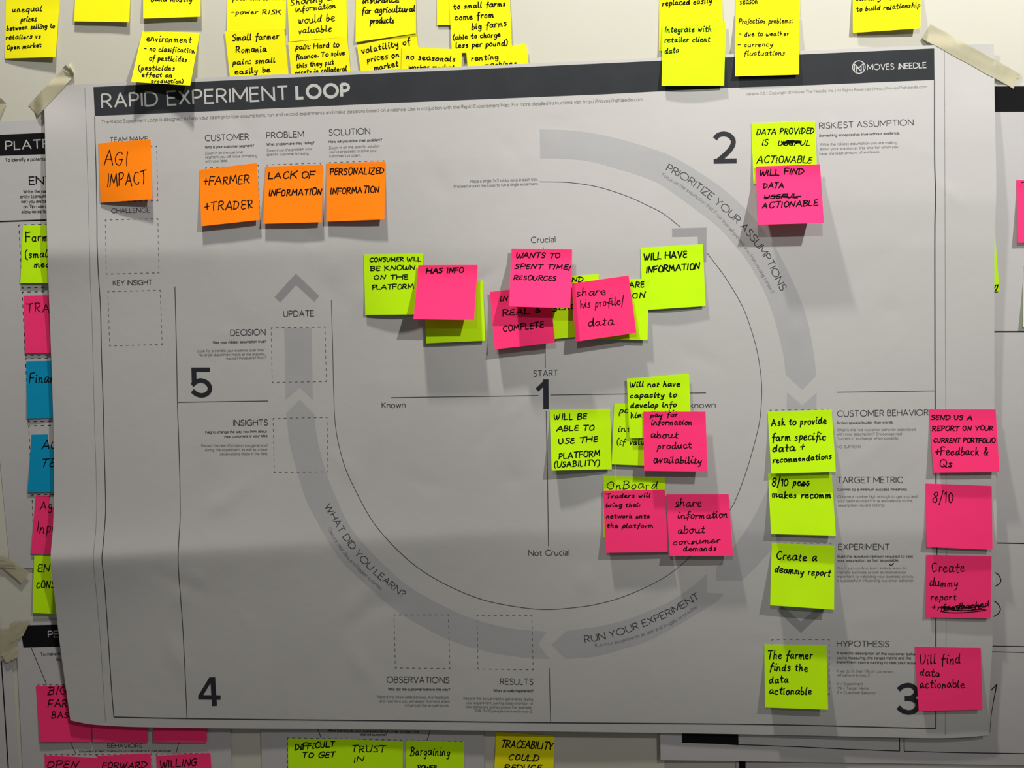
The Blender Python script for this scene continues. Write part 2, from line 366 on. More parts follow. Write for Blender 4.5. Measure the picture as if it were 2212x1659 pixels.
def set_print(ink, text, p0, p1, cap, w, path=None, sp=1.75, word=3.6):
    gl, width = layout(PRINT, text, sp, word)
    f0 = path_place(path, width, cap) if path is not None else place(p0, p1, width, cap)
    L0 = np.linalg.norm(np.subtract(p1, p0)) if path is None else 0
    ky, oy = (cap - w) / cap, w / 2 / cap * 10
    kx, ox = ((L0 - w) / L0, w / 2 / L0 * width) if L0 > 4 * w else (1, 0)
    f = lambda q: f0(q * [kx, ky] + [ox, oy])
    small = cap < 10
    for ch, x, st in gl:
        for kind, p in st:
            q = p + [x, 0]
            if kind == 'dot': ink.disc(f(q)[0], w * .62, 6)
            elif kind == 'poly': 
                g = f(q)
                for i in range(len(g) - 1):
                    d = g[i + 1] - g[i]; d = d / max(np.linalg.norm(d), 1e-6) * w * .5
                    ink.ribbon([g[i] - (d if i > 0 else 0 * d), g[i + 1] + (d if i < len(g) - 2 else 0 * d)], w)
            elif kind == 'smooth': ink.ring(f(q if not small else q[::2]), w)
            else: ink.ribbon(f(catmull(q, 2 if small else 5)), w)

def set_hand(ink, text, p0, p1, cap, w, rng, slant=.12, jit=.28, cursive=False, sp=1.8, word=4.6):
    gl, width = layout(HAND, text, sp, word)
    f0 = place(p0, p1, width, cap)
    f = lambda q: f0(q * [1, (cap - w * .7) / cap] + [0, w * .35 / cap * 10])
    sh = lambda q: np.stack([q[:, 0] + q[:, 1] * slant, q[:, 1]], 1)
    prev = None; lx = None
    for ch, x, st in gl:
        if lx is not None and x - lx > sp + .5: prev = None
        lx = x + glyph(HAND, ch)[0]
        sc = 1 + rng.normal() * .05; dy = rng.normal() * jit * .7; rot = rng.normal() * .03
        T = lambda p: np.stack([(p[:, 0] - p[:, 1] * rot) * sc + x, (p[:, 1] + p[:, 0] * rot) * sc + dy], 1)
        first = True
        for kind, p in st:
            if kind == 'dot':
                c = f(sh(T(p + rng.normal(size=(1, 2)) * .4)))[0]; ink.ribbon([c, c + [w * .5, -w * .4]], w * 1.05, True); continue
            q = T(p) + rng.normal(size=p.shape) * jit * .55
            if kind == 'poly':
                parts = []
                for i in range(len(q) - 1):
                    m = (q[i] + q[i + 1]) / 2 + rng.normal(size=2) * jit * .7
                    parts.append(catmull([q[i], m, q[i + 1]], 4))
                for g in parts:
                    ink.ribbon(f(sh(g)), w, True)
            else:
                g = catmull(q if kind != 'smooth' else np.vstack([q, q[:2]]), 5)
                ink.ribbon(f(sh(g)), w * (1 + rng.normal() * .04), True)
            if cursive and first and prev is not None and ch.islower() and ch not in 'acdgoqsx':
                b = q[0] if kind != 'poly' else q[0]
                if ch in 'bhklft': b = np.array([b[0], 2.6 + dy])
                m = (prev + b) / 2 + [0, -.3]
                ink.ribbon(f(sh(catmull([prev, m, b], 4))), w * .85, True)
            first = False
        if ch.islower():
            lastp = [p for k, p in st if k != 'dot']
            lastp = lastp[0] if ch in 'tf' else lastp[-1]
            prev = T(lastp)[-1]
            if ch in 'gjypqf' or ch == 'b': prev = None if ch != 'b' else prev
        else: prev = None

# ------------------------------------------------------------------ surfaces
def inv_bilinear(c, px, py):
    """corners TL,TR,BR,BL -> u,v of pixels (Newton)"""
    c = np.asarray(c, float); u = np.full(np.shape(px), .5); v = np.full(np.shape(px), .5)
    for _ in range(8):
        x = (1-u)*(1-v)*c[0,0]+u*(1-v)*c[1,0]+u*v*c[2,0]+(1-u)*v*c[3,0]-px
        y = (1-u)*(1-v)*c[0,1]+u*(1-v)*c[1,1]+u*v*c[2,1]+(1-u)*v*c[3,1]-py
        xu = (1-v)*(c[1,0]-c[0,0])+v*(c[2,0]-c[3,0]); xv = (1-u)*(c[3,0]-c[0,0])+u*(c[2,0]-c[1,0])
        yu = (1-v)*(c[1,1]-c[0,1])+v*(c[2,1]-c[3,1]); yv = (1-u)*(c[3,1]-c[0,1])+u*(c[2,1]-c[1,1])
        det = xu*yv-xv*yu
        u = u-(x*yv-y*xv)/det; v = v-(y*xu-x*yu)/det
    return u, v

def solid_sheet(name, PX, PY, HH, m, parent, thick=.00025):
    """a sheet with thickness; the rim has vertices of its own so that the faces stay evenly shaded"""
    nv, nu = PX.shape; n = nu * nv
    a = P3(PX, PY, HH).reshape(-1, 3); b = a.copy(); b[:, 1] += thick
    f = []
    for j in range(nv - 1):
        for i in range(nu - 1):
            k = j * nu + i
            f.append((k, k + nu, k + nu + 1, k + 1)); f.append((n + k, n + k + 1, n + k + nu + 1, n + k + nu))
    ring = [i for i in range(nu)] + [j * nu + nu - 1 for j in range(1, nv)] + [(nv - 1) * nu + i for i in range(nu - 2, -1, -1)] + [j * nu for j in range(nv - 2, 0, -1)]
    r = len(ring)
    for i in range(r):
        k = (i + 1) % r
        f.append((2 * n + i, 2 * n + k, 2 * n + r + k, 2 * n + r + i))
    return mesh_obj(name, np.vstack([a, b, a[ring], b[ring]]), f, m, parent, smooth=True)

def fill_poly(ink, poly, maxlen=9):
    """polygon -> small triangles, so that it can follow the sheet"""
    poly = np.asarray(poly, float)
    tr = tessellate_polygon([[Vector((x, y, 0)) for x, y in poly]])
    v = [tuple(p) for p in poly]; tris = [tuple(t) for t in tr]
    for _ in range(20):
        mid = {}
        def em(a, b):
            k = (min(a, b), max(a, b))
            if math.dist(v[a], v[b]) <= maxlen: return None
            if k not in mid:
                v.append(((v[a][0] + v[b][0]) / 2, (v[a][1] + v[b][1]) / 2)); mid[k] = len(v) - 1
            return mid[k]
        out = []
        for a, b, c in tris:
            # split only the longest edge of the triangle when it is long
            L = [(math.dist(v[a], v[b]), a, b, c), (math.dist(v[b], v[c]), b, c, a), (math.dist(v[c], v[a]), c, a, b)]
            L.sort(reverse=True); l, p, q, r = L[0]
            m = em(p, q)
            if m is None: out.append((a, b, c))
            else: out += [(p, m, r), (m, q, r)]
        if len(out) == len(tris): break
        tris = out
    ink.add(v, tris)

# ------------------------------------------------------------------ wall
def box(name, x0, x1, y0, y1, z0, z1, m):
    v = [(x, y, z) for x in (x0, x1) for y in (y0, y1) for z in (z0, z1)]
    f = [(0, 1, 3, 2), (4, 6, 7, 5), (0, 4, 5, 1), (2, 3, 7, 6), (0, 2, 6, 4), (1, 5, 7, 3)]
    return mesh_obj(name, v, f, m)
wall = box('wall_back', -2.2, 2.2, 0.0, 0.12, 0.0, 3.6, M['wall'])
wall['kind'] = 'structure'

flat = lambda h: (lambda px, py: np.full(np.shape(px), h))

# ------------------------------------------------------------------ sheets under the big poster
class Sheet:
    def __init__(s, name, corners, h, label, cat='poster', group=None, hf=None, nu=30, nv=40, m='sheet', bow=0):
        s.c = np.array(corners, float); s.h = h
        o = P3(s.c[:2, 0].mean(), s.c[:2, 1].mean(), 0)
        s.root = tag(empty(name, o), label, cat, group)
        s.hf = hf or (lambda u, v: np.full(np.shape(u), h))
        u, v = np.meshgrid(np.linspace(0, 1, nu), np.linspace(0, 1, nv))
        c = s.c
        X = (1-u)*(1-v)*c[0,0]+u*(1-v)*c[1,0]+u*v*c[2,0]+(1-u)*v*c[3,0]
        Y = (1-u)*(1-v)*c[0,1]+u*(1-v)*c[1,1]+u*v*c[2,1]+(1-u)*v*c[3,1]
        solid_sheet('paper', X, Y, s.hf(u, v), M[m], s.root)
    def surf(s, px, py):
        u, v = inv_bilinear(s.c, px, py); return s.hf(np.clip(u, 0, 1), np.clip(v, 0, 1))
    def text(s, name, rows, m, lift=.00009, par=None):
        ink = Ink()
        for t, x0, y0, x1, y1, cap, w in rows: set_print(ink, t, (x0, y0), (x1, y1), cap, w)
        return ink.build(name, s.surf, lift, M[m], par or s.root)
    def lines(s, name, polys, w, m='black', lift=.00009):
        ink = Ink()
        for p in polys: ink.line(p, w)
        return ink.build(name, s.surf, lift, M[m], s.root)
    def fill(s, name, poly, m, lift=.00005):
        ink = Ink(); fill_poly(ink, poly); return ink.build(name, s.surf, lift, M[m], s.root)
    def dashes(s, corners, w=1.4, m='ink', lift=.00009, n=9):
        ink = Ink(); dashed(ink, corners, w, n); return ink.build('dashed_border', s.surf, lift, M[m], s.root)

def dashed(ink, c, w=1.4, n=9):
    c = np.array(c, float)
    for i in range(4):
        a, b = c[i], c[(i + 1) % 4]; d = b - a; L = np.linalg.norm(d); t = d / L
        cor = L / (n * 2) * .5
        ink.ribbon([a - t * w / 2, a + t * cor], w); ink.ribbon([b - t * cor, b + t * w / 2], w)
        for k in range(1, n):
            m = a + d * (k / n); ink.ribbon([m - t * cor * .95, m + t * cor * .95], w)

left = Sheet('wall_poster', [(-70, 265), (262, 252), (268, 1225), (22, 1228)], .0012,
    'white poster with black platform header, tucked behind the big poster beside the column of notes', hf=lambda u, v: .0012 + .0006 * np.sin(u * 9 + v * 5) * v)
lh = left.fill('header_band', [(-62, 294), (200, 282), (202, 329), (-60, 339)], 'black')
left.text('header_text', [('PLATFORM', 11.4, 325.4, 186, 317, 21, 2.6)], 'white', .00010, lh)
left.text('caption_text', [('To identify a potential', 10.8, 350, 102, 346.8, 8, 1.5)], 'ink')
left.text('heading_text', [('ENTITY', 62.4, 399.7, 152, 396.5, 18.6, 2.6)], 'black')
left.text('body_text', [('Write the name', 50, 417.6, 110, 416, 7.5, 1.3), ('entity (consumer', 43, 428.4, 107, 427, 7.5, 1.3), ('ner) you are bas', 45.7, 439, 104, 438, 7.5, 1.3),
    ('on. Tip - use d', 50.5, 450, 102, 449, 7.5, 1.3), ('sticky notes for', 46, 461, 103, 460, 7.5, 1.3)], 'ink')
left.lines('divider_line', [[(-60, 480.5), (200, 472)]], 3)
for b in ([(40.5, 486), (176, 482), (182, 619), (48, 622)], [(48, 631), (182, 628), (188, 765), (54.5, 768)], [(55, 775), (190, 772), (196, 908), (61, 911)],
          [(62, 920), (196, 917), (203, 1056), (69, 1060)], [(69, 1069), (203, 1066), (208, 1190), (74, 1196)]):
    left.dashes(b, 1.5, 'black')

corner = Sheet('wall_poster', [(-120, 1372), (22, 1372), (46, 1760), (-110, 1760)], .0010,
    'plain white sheet with one black frame line in the bottom corner, beside the persona sheet')
corner.lines('frame_line', [[(-3, 1330), (1, 1401), (9, 1520), (18, 1662), (22, 1740)]], 2.6)

persona = Sheet('wall_poster', [(33, 1340), (485, 1330), (504, 1720), (52, 1720)], .0016,
    'white persona sheet with black header, partly covered by pink notes and the big poster', hf=lambda u, v: .0016 + .0005 * np.sin(u * 7) * v)
ph = persona.fill('header_band', [(43.7, 1351), (124, 1349.4), (440, 1343), (446, 1390), (130, 1397), (50.5, 1399)], 'black')
persona.text('header_text', [('PERSONA', 103.4, 1378, 205, 1375, 15.6, 2)], 'white', .00010, ph)
persona.text('caption_text', [('To make ber', 87, 1416.6, 139, 1415, 7, 1.1), ('by', 121.7, 1427.4, 133, 1427, 7, 1.1)], 'ink')
persona.text('heading_text', [('BEHAVIORS', 231.9, 1615.6, 307.8, 1615.6, 9.5, 1.3)], 'ink')
persona.text('body_text', [('Document at least 3 behaviors you can observe in your producer', 171, 1625.4, 370, 1624.3, 5.2, .8)], 'ink')
persona.lines('connector_line', [[(67.6, 1399.7), (100.9, 1479)]], 1.5, 'ink')
persona.lines('connector_line', [[(150, 1597), (164, 1629)]], 1.5, 'ink')
persona.lines('connector_line', [[(388, 1598), (380, 1628)]], 1.5, 'ink')
for b in ([(82, 1479.5), (205, 1478), (212, 1600), (90, 1602)], [(97, 1630.5), (208, 1630), (214, 1752), (103, 1752)], [(209, 1630), (327, 1628), (333, 1750), (215, 1750)], [(337.5, 1629), (450, 1627), (456, 1750), (344, 1750)]):
    persona.dashes(b, 1.2, 'ink')

barrier = Sheet('wall_poster', [(560, 1330), (1040, 1332), (1048, 1760), (567, 1760)], .0016,
    'white barriers sheet holding three lime notes, hanging below the big poster', hf=lambda u, v: .0016 + .0005 * np.sin(u * 6) * v)
barrier.text('caption_text', [('What barriers do your customers face in order to reach the', 708.6, 1581.2, 905, 1583.4, 6, 1.1), ('desired outcome?', 777.6, 1589.4, 835.7, 1590, 6, 1.1)], 'ink')
barrier.lines('connector_line', [[(680, 1560), (694, 1594)]], 1.6, 'ink')
barrier.lines('connector_line', [[(935, 1560), (922.5, 1599)]], 1.6, 'ink')
for b in ([(621, 1594), (738.7, 1596), (740, 1712), (622, 1710)], [(748, 1596), (867, 1599), (868, 1715), (750, 1712)], [(877, 1599), (997, 1602), (998, 1718), (878, 1716)]):
    barrier.dashes(b, 1.3, 'ink')

right = Sheet('wall_poster', [(1405, 180), (2330, 184), (2330, 1655), (1427, 1642)], .0022,
    'large white sheet with black header bar and ruled boxes, behind the big poster',
    hf=lambda u, v: .0020 + .0022 * np.exp(-u * 9) * v + .0006 * np.sin(u * 6 + 1) * v, nu=40)
right.fill('header_band', [(1800, 190), (2148.8, 186.5), (2325, 186), (2325, 241), (2150, 242), (1800, 246)], 'black')
right.fill('corner_block', [(1473, 1560), (1594, 1560), (1595.5, 1610), (1560, 1607.5), (1473, 1604.5)], 'black')
right.lines('divider_line', [[(1900, 717.5), (2320, 716.5)]], 3.2)
right.lines('divider_line', [[(1900, 1172), (2154, 1173), (2320, 1175.5)]], 2.4)
right.lines('divider_line', [[(1900, 1394), (2144, 1395.5), (2320, 1398)]], 1.8)
right.lines('divider_line', [[(1900, 1407), (2144, 1408), (2320, 1411)]], 1.8)
right.lines('frame_line', [[(1595, 1608.5), (1720, 1613), (1830, 1618.5), (1943.5, 1622.5), (1943, 1560)]], 1.8)
right.lines('frame_line', [[(1952.5, 1560), (1953.5, 1623), (2080, 1626), (2212, 1628), (2320, 1630)]], 1.8)
def scrawl(ik): ik.build('handwritten_text', right.surf, .00009, M['marker'], right.root)
ik = Ink()
ik.curve([(2150, 1237), (2156, 1241), (2160.5, 1248), (2162, 1255), (2158.6, 1261), (2150, 1266.6)], 2, cap=True)
scrawl(ik); ik = Ink()
ik.curve([(2148, 1298.4), (2154, 1303), (2159, 1310), (2161, 1317), (2156.5, 1325.5), (2147, 1331.7)], 2, cap=True)
scrawl(ik); ik = Ink()
ik.curve([(2140.9, 1490.8), (2148, 1484), (2153.3, 1478.3)], 2.2, cap=True)
ik.ribbon(catmull([(2153.3, 1478.3), (2149, 1500), (2145, 1522), (2140.9, 1549), (2138.6, 1582)], 6), np.linspace(2.4, .7, 25))
scrawl(ik)
strip = Sheet('wall_poster', [(1590, 1646), (2330, 1660), (2330, 1800), (1592, 1800)], .0008, 'lowest sheet with a black bar, peeking out under the ruled sheet', nu=12, nv=8)
strip.fill('corner_block', [(1596.5, 1640), (1610.5, 1641), (1611, 1700), (1597, 1700)], 'black')

# ------------------------------------------------------------------ the big poster
EDGE_T = [(93, 187), (202, 181), (440, 168), (860, 149.5), (1142, 137), (1423, 124.5), (1727, 110), (2018, 97.5), (2147, 95)]
EDGE_B = [(152, 1556), (175, 1561), (200, 1565), (240, 1568), (300, 1570.5), (450, 1573), (800, 1575.5), (1180, 1580), (1600, 1586), (1900, 1592.5), (2020, 1594.5), (2090, 1592.5), (2135, 1588)]
EDGE_L = [(93, 187), (96, 240), (98, 330), (101, 480), (103, 560), (108, 700), (113, 840), (116, 960), (117, 1060), (114.5, 1140), (109.5, 1212), (118, 1290), (128, 1380), (140, 1470), (152, 1556)]
EDGE_R = [(2147, 95), (2149, 240), (2152, 400), (2148.5, 520), (2148, 640), (2148, 840), (2150.5, 1000), (2154, 1170), (2149, 1240), (2146, 1320), (2143.5, 1400), (2138.5, 1480), (2135, 1588)]

def ev(poly, n):
    c = catmull(poly, 8); s = np.r_[0, np.cumsum(np.linalg.norm(np.diff(c, axis=0), axis=1))]
    a = np.linspace(0, s[-1], n); return np.stack([np.interp(a, s, c[:, 0]), np.interp(a, s, c[:, 1])], 1)

_rg = np.random.default_rng(11)
DENTS = [(_rg.uniform(350, 2050), _rg.uniform(230, 1500), _rg.uniform(0, math.pi), _rg.uniform(22, 70), _rg.uniform(14, 26), _rg.normal() * .00026) for _ in range(150)]
def ridge(d, up, dn):
    w = np.where(d < 0, up, dn); return np.exp(-(np.sqrt((d / w) ** 2 + .014) - .118) * 1.5)
def HP(px, py):
    px = np.asarray(px, float); py = np.asarray(py, float)
    top = np.interp(px, [p[0] for p in EDGE_T], [p[1] for p in EDGE_T])
    h = .0060 + .0015 * np.clip((py - top) / 200, 0, 1) + .0010 * np.exp(-(px - 90) / 260)
    fr = np.clip((px - 95) / 2000, 0, 1)
    h = h + (.0085 * np.exp(-(px - 95) / 420) + .0010) * ridge(py - (548 - 20 * fr), 170, 150)
    h = h + (.0115 * np.exp(-(px - 95) / 620) + .0020) * ridge(py - (1213 - 60 * np.clip(fr * 2, 0, 1)), 120, 170)
    h = h + .0022 / (1 + np.exp(-(px - 1760) / 70)) * ridge(py - 432, 170, 130)
    h = h + .0018 / (1 + np.exp(-(px - 1850) / 60)) * ridge(py - 1150, 140, 120)
    h = h + .0011 * np.sin(px / 173 + 1.1) * np.sin(py / 131 + px / 600) * np.clip((py - top) / 120, 0, 1)
    for x, y, a, l, w, amp in DENTS:
        dx, dy = px - x, py - y
        u, v = dx * math.cos(a) + dy * math.sin(a), -dx * math.sin(a) + dy * math.cos(a)
        h = h + amp * np.exp(-(u / l) ** 2 - (v / w) ** 2)
    # held flat by the tape at the two upper corners
    k = np.exp(-((px - 120) / 70) ** 2 - ((py - 200) / 60) ** 2) + np.exp(-((px - 2110) / 70) ** 2 - ((py - 130) / 80) ** 2)
    return h * (1 - .45 * np.clip(k, 0, 1))

poster = tag(empty('wall_poster', P3(1100, 150, 0)), 'big experiment loop poster with dark header band, creased, covered in neon sticky notes', 'poster')
NU, NV = 400, 290
T_, B_, L_, R_ = ev(EDGE_T, NU), ev(EDGE_B, NU), ev(EDGE_L, NV), ev(EDGE_R, NV)
uu = np.linspace(0, 1, NU)[None, :, None]; vv = np.linspace(0, 1, NV)[:, None, None]
G = (1 - vv) * T_[None] + vv * B_[None] + (1 - uu) * L_[:, None] + uu * R_[:, None] - ((1 - uu) * (1 - vv) * T_[0] + uu * (1 - vv) * T_[-1] + (1 - uu) * vv * B_[0] + uu * vv * B_[-1])
solid_sheet('paper', G[..., 0], G[..., 1], HP(G[..., 0], G[..., 1]), M['paper'], poster, .0003)

L1, L2 = .00004, .00012
def pfill(name, poly, m, lift=L1):
    ink = Ink(); fill_poly(ink, poly); return ink.build(name, HP, lift, M[m], poster)
def pline(name, poly, w, m, lift=L2, smooth=False):
    ink = Ink()
    if smooth: ink.curve(poly, w, 10)
    else: ink.line(poly, w, 5)
    return ink.build(name, HP, lift, M[m], poster)
def ptext(name, rows, m, lift=L2, par=None, **k):
    ink = Ink()
    for t, x0, y0, x1, y1, cap, w in rows: set_print(ink, t, (x0, y0), (x1, y1), cap, w, **k)
    return ink.build(name, HP, lift, M[m], par or poster)
def ppath(name, t, path, cap, w, m, par):
    ink = Ink(); set_print(ink, t, None, None, cap, w, path=path); return ink.build(name, HP, L2, M[m], par)

header = pfill('header_band', [(201.7, 188), (440, 176), (860, 157), (1300, 137), (1429, 131), (1570, 124), (1727, 117.7), (2018, 104.6), (2018.8, 172.6), (1752, 184), (1566, 190), (1300, 204), (860, 222), (440, 241), (204.8, 250.6)], 'band')
ptext('title_text', [('RAPID EXPERIMENT', 219, 235, 624, 217, 33, 4.0)], 'white', par=header, sp=2.2, word=4.4)
ptext('title_text', [('LOOP', 638.5, 215.8, 757, 211, 33, 6.6)], 'white', par=header, sp=3.0)
ptext('subtitle_text', [('The Rapid Experiment Loop is designed to help your team prioritize assumptions, run and record experiments and make decisions based on evidence. Use in conjuction with the Rapid Experiement Map. For more detailed instructions visit http://MovesTheNeedle.com', 219, 267, 1388, 218, 8, 1.0)], 'grey')
ptext('version_text', [('Version 2.0 | Copyright \u00a9 Moves The Needle, Inc. | All Rights Reserved | http://MovesTheNeedle.com', 1610.5, 206.3, 2001.5, 190, 6.6, .95)], 'pale')
# logo
lg = Ink()
a = np.arange(40) * 2 * math.pi / 40; lg.ring(np.stack([1855.3 + 13.6 * np.cos(a), 145 + 13.6 * np.sin(a)], 1), 1.9)
lg.line([(1845.5, 151.5), (1845.8, 138.5), (1855, 147), (1864.6, 137.5), (1865, 151)], 1.9, ext=.5)
lg.line([(1850.5, 154.5), (1850.5, 144.5), (1860.3, 154), (1860.3, 144)], 1.9, ext=.5)
set_print(lg, 'MOVES', (1873, 152), (1932, 150.2), 13.4, 1.7)
set_print(lg, 'NEEDLE', (1942.5, 149.8), (2002, 147), 13.2, 1.9)
for i, ch in enumerate('THE'):
    g0 = 137.5 + i * 4.6
    set_print(lg, ch, (1940, g0 + .2), (1940.1, g0 + 3.6), 6.2, 1.1)
lg.build('logo', HP, L2, M['white'], header)

FRAME_L = [(204.8, 250.6), (205.5, 300), (208, 385), (209.4, 470), (209.8, 530), (213, 600), (217, 664), (219.4, 768), (222.5, 860), (225.6, 985), (228.2, 1089), (226.7, 1130), (222.6, 1180), (220.3, 1210), (225.6, 1259), (231.9, 1348), (240, 1475), (246, 1549)]
FRAME_R = [(2018.8, 172), (2019, 345), (2021.3, 421.8), (2019.5, 491), (2019.5, 660), (2020, 840), (2022, 1048), (2023.5, 1190), (2021.7, 1338), (2021.7, 1574)]
FRAME_B = [(246, 1549), (460, 1553), (840, 1557), (1180, 1561), (1640, 1565), (2022, 1574)]
ik = Ink()
ik.curve(FRAME_L, 1.9, 8); ik.curve(FRAME_R, 2.5, 8); ik.curve(FRAME_B, 2.4, 14)
ik.build('frame_border', HP, L2, M['ink'], poster)
pline('fold_crease', [(183, 190), (186, 265), (192, 480), (195, 600), (199, 700), (204, 905), (207, 1000), (209, 1089), (206.5, 1150), (202, 1210), (209, 1290), (218, 1400), (228, 1560)], 1.0, 'hair', smooth=True)
pline('fold_crease', [(2040, 106), (2041, 345), (2042, 660), (2043, 840), (2044, 1050), (2045, 1190), (2044, 1338), (2042, 1588)], 1.0, 'hair', smooth=True)
pline('divider_line', [(377.8, 619), (381, 747), (383.6, 880), (387.8, 1005.6), (389, 1089), (388.6, 1130), (384.7, 1208), (390, 1290), (395, 1359), (400.7, 1475), (404, 1553)], 1.7, 'ink', smooth=True)
pline('divider_line', [(384, 869), (579.6, 866)], 1.6, 'ink')
pline('divider_line', [(1186.6, 1442.8), (1189.4, 1561)], 1.4, 'ink')
pline('divider_line', [(1808, 847.3), (2019, 844.2)], 1.6, 'ink')
pline('axis_line', [(845, 859), (1163, 854.5)], 1.6, 'ink')
pline('axis_line', [(1189, 853.4), (1525, 848.6)], 1.6, 'ink')
pline('axis_line', [(1173.5, 534), (1177.6, 740), (1178, 794.6)], 1.6, 'ink')
pline('axis_line', [(1180, 888), (1185, 1180)], 1.6, 'ink')
pline('loop_line', [(1165.9, 392.4), (1230, 394.2), (1292.7, 404), (1355, 424), (1400, 444.5), (1432, 461), (1470.5, 491)], 1.25, 'ink', smooth=True)
pline('loop_line', [(1527.8, 547), (1556.8, 585), (1570, 604), (1595, 645), (1612, 681), (1631, 740), (1641, 790), (1645.5, 840), (1642, 902), (1630, 957), (1612.5, 1017), (1591, 1075), (1575, 1104), (1535, 1157), (1492, 1202), (1442, 1243), (1392, 1270), (1338, 1292), (1290, 1305), (1245, 1312), (1184, 1316.5), (1124.5, 1312), (1044.7, 1296), (972, 1267), (909.5, 1231), (857.5, 1187), (805.6, 1127), (764.4, 1052), (744, 1005.5), (729.3, 949.4), (723, 901.6), (721, 850), (718, 726), (715.8, 648)], 1.3, 'ink', smooth=True)

def cm(*p): return [tuple(q) for q in catmull(p, 4)]
arrow_a = pfill('arrow_band', cm((1165.9, 279.5), (1230, 281.6), (1292.7, 290), (1355, 305), (1420, 325), (1466, 345), (1504.8, 368.6), (1554.7, 402), (1606, 447), (1652, 501), (1683, 548.6), (1724.7, 636), (1745.5, 698), (1758, 765), (1763, 812))
      + [(1733, 842)] + cm((1697.6, 810), (1691, 760.7), (1672.7, 688), (1652, 632), (1620.7, 573.6), (1589.5, 532), (1550, 489), (1504.8, 454), (1452.8, 416), (1420, 395), (1380, 379), (1334, 364.8), (1272, 348), (1209.5, 342.3), (1167, 342)), 'arrow')
pfill('arrow_band', [(1700, 847), (1733, 876), (1764, 848)] + cm((1763, 905), (1760, 980), (1747, 1050), (1722, 1115), (1690, 1160), (1662, 1193), (1633, 1224), (1604, 1254)) + [(1546.8, 1255)] + cm((1547, 1226), (1572, 1197), (1598, 1164), (1628, 1118), (1650, 1073.5), (1672, 1030), (1688, 985), (1697, 940), (1699, 905)), 'arrow')
arrow_b = pfill('arrow_band', [(647.2, 863), (678.8, 894.3)] + cm((681.5, 922.4), (689.8, 968), (704.4, 1020), (726.2, 1076), (754, 1134), (791, 1181), (841, 1231), (888.7, 1270.4), (967.7, 1314), (1031, 1339.5), (1103, 1357.3), (1180.8, 1364.5))
      + [(1162.4, 1390.9), (1187.3, 1423.3)] + cm((1137.5, 1421), (1059.6, 1409), (973, 1383), (890.9, 1341), (843, 1309), (795, 1266), (732.8, 1206), (680.8, 1118.6), (657, 1068), (638, 1005.6), (625.4, 955.7), (619, 901.6)) + [(618, 893)], 'arrow')
arrow_c = pfill('arrow_band', [(1190.8, 1393), (1223.3, 1363)] + cm((1288, 1354.5), (1353, 1339), (1396.4, 1321.6), (1442, 1302), (1494, 1268), (1527, 1240)) + [(1528, 1281), (1566, 1282)]
      + cm((1547.8, 1300), (1504.5, 1326), (1461.3, 1352), (1396.4, 1385.5), (1331.5, 1406), (1277.4, 1419), (1221, 1423)), 'arrow')
pfill('arrow_band', [(614, 709.3), (673.2, 707.6), (675.7, 863.6), (647.2, 836.6), (617, 863.6)], 'arrow')
pfill('chevron', [(638.9, 590.8), (689.8, 639.4), (678.8, 652), (639.5, 615.7), (605.2, 653.6), (593, 641.5)], 'chev')
pfill('chevron', [(1451.7, 493.5), (1526.5, 491.4), (1525.7, 565.7), (1507.6, 566), (1507.4, 511), (1451.7, 512.2)], 'chev')
pfill('chevron', [(1678, 1319), (1689.4, 1309), (1730, 1342.5), (1768.4, 1310), (1782, 1318), (1730, 1367.7)], 'chev')

for b in ([(226, 320), (338.5, 316), (341, 433.6), (228, 437)], [(227.3, 475), (341, 472), (343.5, 589), (229.8, 591.7)], [(233, 629.7), (346.2, 627), (350.4, 744), (237, 746.7)],
          [(444, 362), (558, 357), (561, 474), (448, 480)], [(577, 356), (692.4, 352), (694.5, 468), (580, 473)], [(711.5, 351), (829.6, 347), (829, 463), (714, 467)],
          [(585.9, 708), (702.3, 706), (705, 824), (588, 826)], [(590, 903.7), (706.5, 901.6), (708.5, 1019), (592.5, 1020.5)],
          [(851.3, 1328), (968.3, 1328), (972, 1444), (854, 1442.8)], [(1030.4, 1328.8), (1149, 1329), (1151.6, 1446.5), (1032.6, 1445)],
          [(1663.4, 886), (1790, 884), (1793, 1010), (1667, 1012)], [(1668, 1173), (1795.5, 1173.6), (1796, 1300), (1669, 1298)], [(1667.6, 1381), (1791.3, 1381.6), (1791.7, 1500.5), (1668, 1500)]):
    ik = Ink(); dashed(ik, b, 1.2); ik.build('dashed_border', HP, L2, M['caption'], poster)

# step numerals
def numeral(strokes):
    ik = Ink()
    for p, w, sm in strokes:
        ik.ribbon(catmull(p, 8), w) if sm else ik.line(p, w)
    o = ik.build('step_number', HP, L2 + .00001, M['navy'], poster)
numeral([([(1179, 819.5), (1179.4, 883.6)], 11.6, 0), ([(1180.5, 823), (1160, 842.6)], 9.5, 0)])
numeral([([(1544.4, 300), (1551, 292.5), (1562.4, 289.3), (1574.5, 292), (1583, 301), (1583.5, 311), (1577.5, 322.5), (1566.5, 334), (1548, 350)], 10.8, 1), ([(1541.6, 348.3), (1591.3, 347.6)], 10.6, 0)])
numeral([([(1940.5, 1490), (1949.4, 1483), (1962.9, 1480.2), (1974, 1484.5), (1978.8, 1493), (1976, 1502), (1967, 1507.4), (1954.5, 1508.9)], 10.2, 1), ([(1954.5, 1508.9), (1968, 1510), (1979, 1515), (1982.3, 1524), (1977, 1534.5), (1964, 1539), (1950, 1535.7), (1940, 1527.5)], 10.4, 1)])
numeral([([(459.4, 1463), (463.4, 1525)], 11, 0), ([(428.2, 1506.2), (476.5, 1506.7)], 9.6, 0), ([(456.5, 1464.5), (431.5, 1505.5)], 8.6, 0)])
